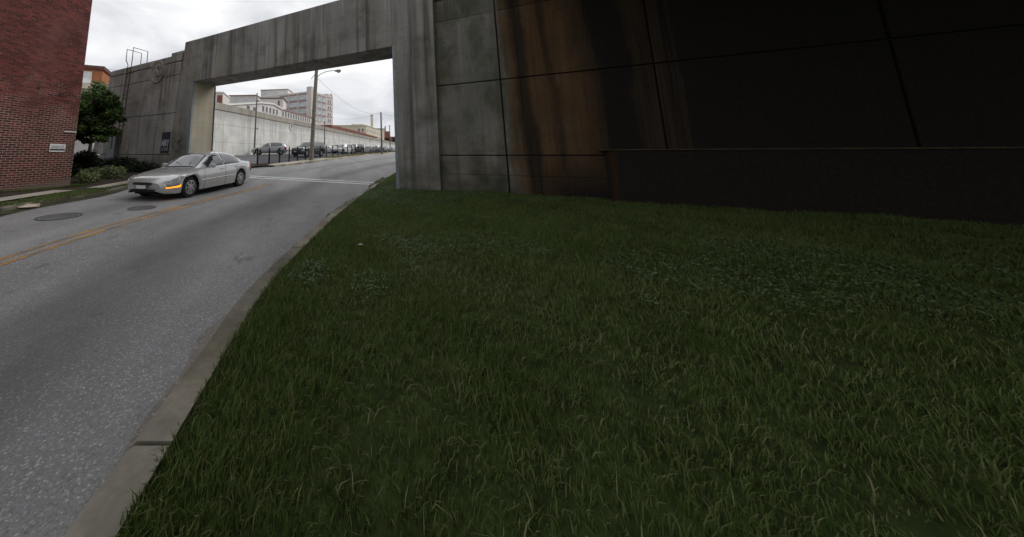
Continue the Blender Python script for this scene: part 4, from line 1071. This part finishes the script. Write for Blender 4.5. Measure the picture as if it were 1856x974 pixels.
    for wx in sp['wheels']:
        for s in (-1, 1):
            W = thing('wheel', (h(wx), s * sp['wtrack'], sp['wr']), 0, None, None); W.parent = root
            Mx = Matrix.Rotation(-s * R(90), 4, 'X'); r_ = sp['wr']
            mb = MB().lathe([(r_ * .60, -.09), (r_ * .93, -.10), (r_, -.07), (r_, .07), (r_ * .93, .10), (r_ * .66, .105), (r_ * .62, .08)], 28, Mx); mb.build('tyre', M['rubber'], W, smooth=True)
            mb = MB().lathe([(r_ * .66, .104), (r_ * .60, .108), (r_ * .57, .06), (.001, .055)], 28, Mx)
            n = 7
            for q in range(n):
                A = Mx @ Matrix.Rotation(2 * math.pi * q / n, 4, 'Z')
                mb.add([A @ Vector(p) for p in ((.03, -.035, .06), (r_ * .6, -.022, .06), (r_ * .6, .022, .06), (.03, .035, .06), (.03, -.03, .105), (r_ * .6, -.018, .098), (r_ * .6, .018, .098), (.03, .03, .105))],
                       [(4, 5, 6, 7), (0, 4, 7, 3), (0, 1, 5, 4), (3, 7, 6, 2), (1, 2, 6, 5)])
            mb.lathe([(.065, .06), (.06, .112), (.001, .115)], 14, Mx); mb.build('rim', M['rim'], W)
            bk = MB().lathe([(r_ * .56, .050), (.001, .048)], 20, Mx); bk.build('brake_disc', M['grille'], W)
    for s in (-1, 1):
        xb = sp['side'][0] + .18; zb = float(np.interp(xb, xs, belt)); wv = float(np.interp(xb, xs, wid))
        mb = MB(); mb.lathe([(.001, -.10), (.06, -.085), (.075, 0), (.06, .085), (.001, .10)], 12, Matrix.Translation((h(xb), s * (wv + .07), zb + .075)) @ Matrix.Rotation(R(90), 4, 'X') @ Matrix.Diagonal((.8, 1, 1, 1)))
        mb.tube([(h(xb + .02), s * (wv - .07), zb + .03), (h(xb), s * (wv + .05), zb + .06)], .022, 6)
        mb.build('wing_mirror', paint, root, smooth=True)
        if near or True:
            for xd in (sp['bp'][0] - .12, sp['side'][1] - .32):
                zd = float(np.interp(xd, xs, belt)) - .10; wv = float(np.interp(xd, xs, wid))
                mb = MB(); mb.box(h(xd + .09), h(xd - .09), s * (wv + .03) - .012, s * (wv + .03) + .012, zd - .014, zd + .014); mb.build('door_handle', paint, root, bevel=.006)
        if near:
            # shut lines of the doors and the body-side moulding
            for xd in (1.55, sp['bp'][0] + .04, 3.42):
                mb = MB(); i = int(np.argmin(abs(xs - xd)))
                pts = [(h(xs[i]) - (0.0), s * (y + .002), z) for y, z in rows[i][1:8]]
                mb.tube(pts, .004, 4); mb.build('door_seam', M['chassis'], root)
            pts = []
            for xd in np.linspace(1.42, 3.25, 14):
                wv = float(np.interp(xd, xs, wid)); pts.append((h(xd), s * (wv + .004), .50 + .012 * (xd - 1.4)))
            mb = MB(); mb.tube(pts, .016, 6); mb.build('side_moulding', paint, root, smooth=True)
            # amber turn lamps wrapping round the bumper corners
            ls = [i for i, x in enumerate(xs) if .05 < x < .55]
            mb = MB(); k0 = None
            for i in ls:
                w = wid[i]; n0 = len(mb.v)
                for dz in (0, .085): mb.v.append((h(xs[i]) - nose(xs[i], w, Lc) + .008, s * (w + .008), .375 + dz + .02 * (xs[i])))
                for dz in (.085, 0): mb.v.append((h(xs[i]) - nose(xs[i], w, Lc) - .02, s * (w - .03), .375 + dz + .02 * (xs[i])))
                if k0 is not None:
                    for q in range(4): mb.f.append((k0 + q, k0 + (q + 1) % 4, n0 + (q + 1) % 4, n0 + q))
                k0 = n0
            mb.f += [(0, 1, 2, 3), tuple(range(len(mb.v) - 1, len(mb.v) - 5, -1))]
            mb.build('turn_lamp', M['amber'] if s > 0 else M['amber_off'], root, smooth=False)
    if near:
        mb = MB()
        for s in (-1, 1): mb.tube([(h(1.42) , s * .05 + .3, .905), (h(1.66), s * .05 - .05 + .25 * s, 1.06)], .009, 5)
        mb.build('wiper', M['chassis'], root)
    return root
def nose(x, y, Lc):
    # plan rounding: the corners sit behind the middle of the bumper
    k = max(0, 1 - x / .9); k2 = max(0, 1 - (Lc - x) / .7)
    return .20 * k * k * (abs(y) / .85) ** 2.2 - .14 * k2 * k2 * (abs(y) / .85) ** 2.2

SILVER = car_paint('silver_paint', (.50, .505, .50), .5, .27)
MVH = math.atan2(-.956, -.27)                       # nose towards the camera
mv = car('moving_car', (-5.02, 12.15, g(12.1)), MVH, SEDAN, SILVER, 'silver sedan driving out through the gate with an orange turn lamp lit', near=True)
mv.rotation_euler = (0, R(1.4), MVH); mv.scale = (1.07, 1.07, 1.05)
PK = 'cars parked in the lot behind the fence'
GREYS = car_paint('grey_silver_paint', (.40, .395, .42), .5, .3); BLUEW = car_paint('pale_blue_silver_paint', (.50, .53, .58), .5, .3)
GREEN = car_paint('black_green_paint', (.010, .022, .018), .2, .25); BLACK = car_paint('black_paint', (.012, .012, .016), .2, .25)
RED = car_paint('red_paint', (.25, .02, .02), .2, .3); WHITE = car_paint('white_car_paint', (.62, .62, .63), .1, .3); DBLUE = car_paint('dark_blue_paint', (.02, .025, .05), .3, .3)
DGL = M['glass']
def park(kind, x, y, head, sp, paint, label, **k): return car(kind, (x, y, g(y) + .002), head, sp, paint, label, PK, **k)
park('parked_car', -7.95, 40.9, math.pi + .10, SUV, GREYS, 'silver grey crossover parked side-on at the near end of the lot')
park('parked_car', -6.3, 55.5, math.pi + .12, SEDAN, BLUEW, 'pale blue silver sedan between the grey crossover and the dark off-roader')
park('parked_car', -2.55, 35.6, math.pi + 1.0, BOXY, GREEN, 'dark green boxy off-roader behind the thick lamp pole', trim=True)
park('parked_car', -1.2, 57.5, math.pi + .5, SEDAN, BLUEW, 'silver sedan just right of the dark off-roader')
park('parked_car', .35, 60.5, math.pi + .6, SEDAN, DBLUE, 'dark blue sedan between the silver sedan and the red car')
park('parked_car', 1.2, 66, math.pi * .5 + .5, SUV, RED, 'red car seen from behind the dark blue sedan')
park('parked_car', 2.0, 51.2, math.pi + .95, SUV, WHITE, 'white silver people carrier facing the fence')
park('parked_car', 4.1, 55.4, math.pi + .95, BOXY, BLACK, 'black off-roader beside the white people carrier')
for i, (x, y, sp, pa, lab) in enumerate([(6.3, 61.5, SEDAN, WHITE, 'white sedan right of the black off-roader'), (8.3, 66.5, SEDAN, GREYS, 'grey sedan right of the white sedan'), (10.4, 71.5, SUV, BLUEW, 'pale silver crossover deep in the row by the fence'),
        (12.4, 76.5, SEDAN, BLACK, 'black sedan deep in the row by the fence'), (14.3, 81, SUV, DBLUE, 'dark blue crossover at the far end of the fence row')]):
    park('parked_car', x, y, math.pi + .95, sp, pa, lab)
car('parked_car', (22.0, 115, g(115)), math.pi + .2, SEDAN, WHITE, 'white car on the grass beyond the far utility pole', PK)
car('parked_car', (24.6, 119, g(119)), math.pi + .3, SUV, BLACK, 'dark car beside the white one, next to the right gate pier', PK)

# ------------------------------------------------------------------ unseen bridge added for its shade
# Put in above the view so the right-hand lawn and wall lie in shade.
via = thing('added_shade_bridge', (0, 0, 7.8), math.atan2(.917, .4), 'wide dark bridge added out of view to shade the lawn and the stained wall', 'bridge')
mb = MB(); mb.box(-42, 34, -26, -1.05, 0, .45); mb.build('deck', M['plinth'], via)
for q in range(8):
    y = -25.4 + 3.36 * q
    mb = MB(); mb.prism([(y, -.003), (y + .3, -.003), (y + .3, -.30), (y + .42, -.30), (y + .42, -.36), (y - .12, -.36), (y - .12, -.30), (y, -.30)], -42, 34, Matrix.Rotation(R(90), 4, 'Z') @ Matrix.Diagonal((1, -1, 1, 1))); mb.build('girder', M['rusty'], via)
for y in (-26.0, -1.6):
    mb = MB(); mb.box(-42, 34, y, y + .3, .453, 1.5); mb.build('parapet', M['rusty'], via)
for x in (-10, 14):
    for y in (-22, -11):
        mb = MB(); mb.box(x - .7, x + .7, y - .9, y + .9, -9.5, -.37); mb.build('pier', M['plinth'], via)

# ------------------------------------------------------------------ small things lying about
def lump(name, loc, sx, sy, sz, mat, label, cat, seed):
    q = random.Random(seed); mb = MB(); k = 9
    for i in range(5):
        rr = math.sin(math.pi * (i + .6) / 5.2); zz = .5 - .5 * math.cos(math.pi * i / 4.2)
        for j in range(k):
            a = 2 * math.pi * j / k; w = q.uniform(.75, 1.2)
            mb.v.append((loc[0] + sx * rr * w * math.cos(a), loc[1] + sy * rr * w * math.sin(a), loc[2] + sz * zz * q.uniform(.85, 1.15)))
    for i in range(4):
        for j in range(k): mb.f.append((i * k + j, i * k + (j + 1) % k, (i + 1) * k + (j + 1) % k, (i + 1) * k + j))
    mb.f += [tuple(range(k - 1, -1, -1)), tuple(range(4 * k, 5 * k))]
    tag(mb.build(name, mat), label, cat)
lump('broken_kerb_piece', (-8.0, 8.55, g(8.55)), .20, .24, .09, plain('broken_concrete', (.42, .35, .30), .9, .2, 0, .25, 9), 'pale broken lump of concrete in the left gutter', 'rubble', 3)
lump('paper_scrap', (.40, 4.45, g(4.45) + .235), .04, .022, .014, plain('dirty_paper', (.34, .34, .35), .8), 'crumpled white paper scrap in the grass', 'litter', 5)
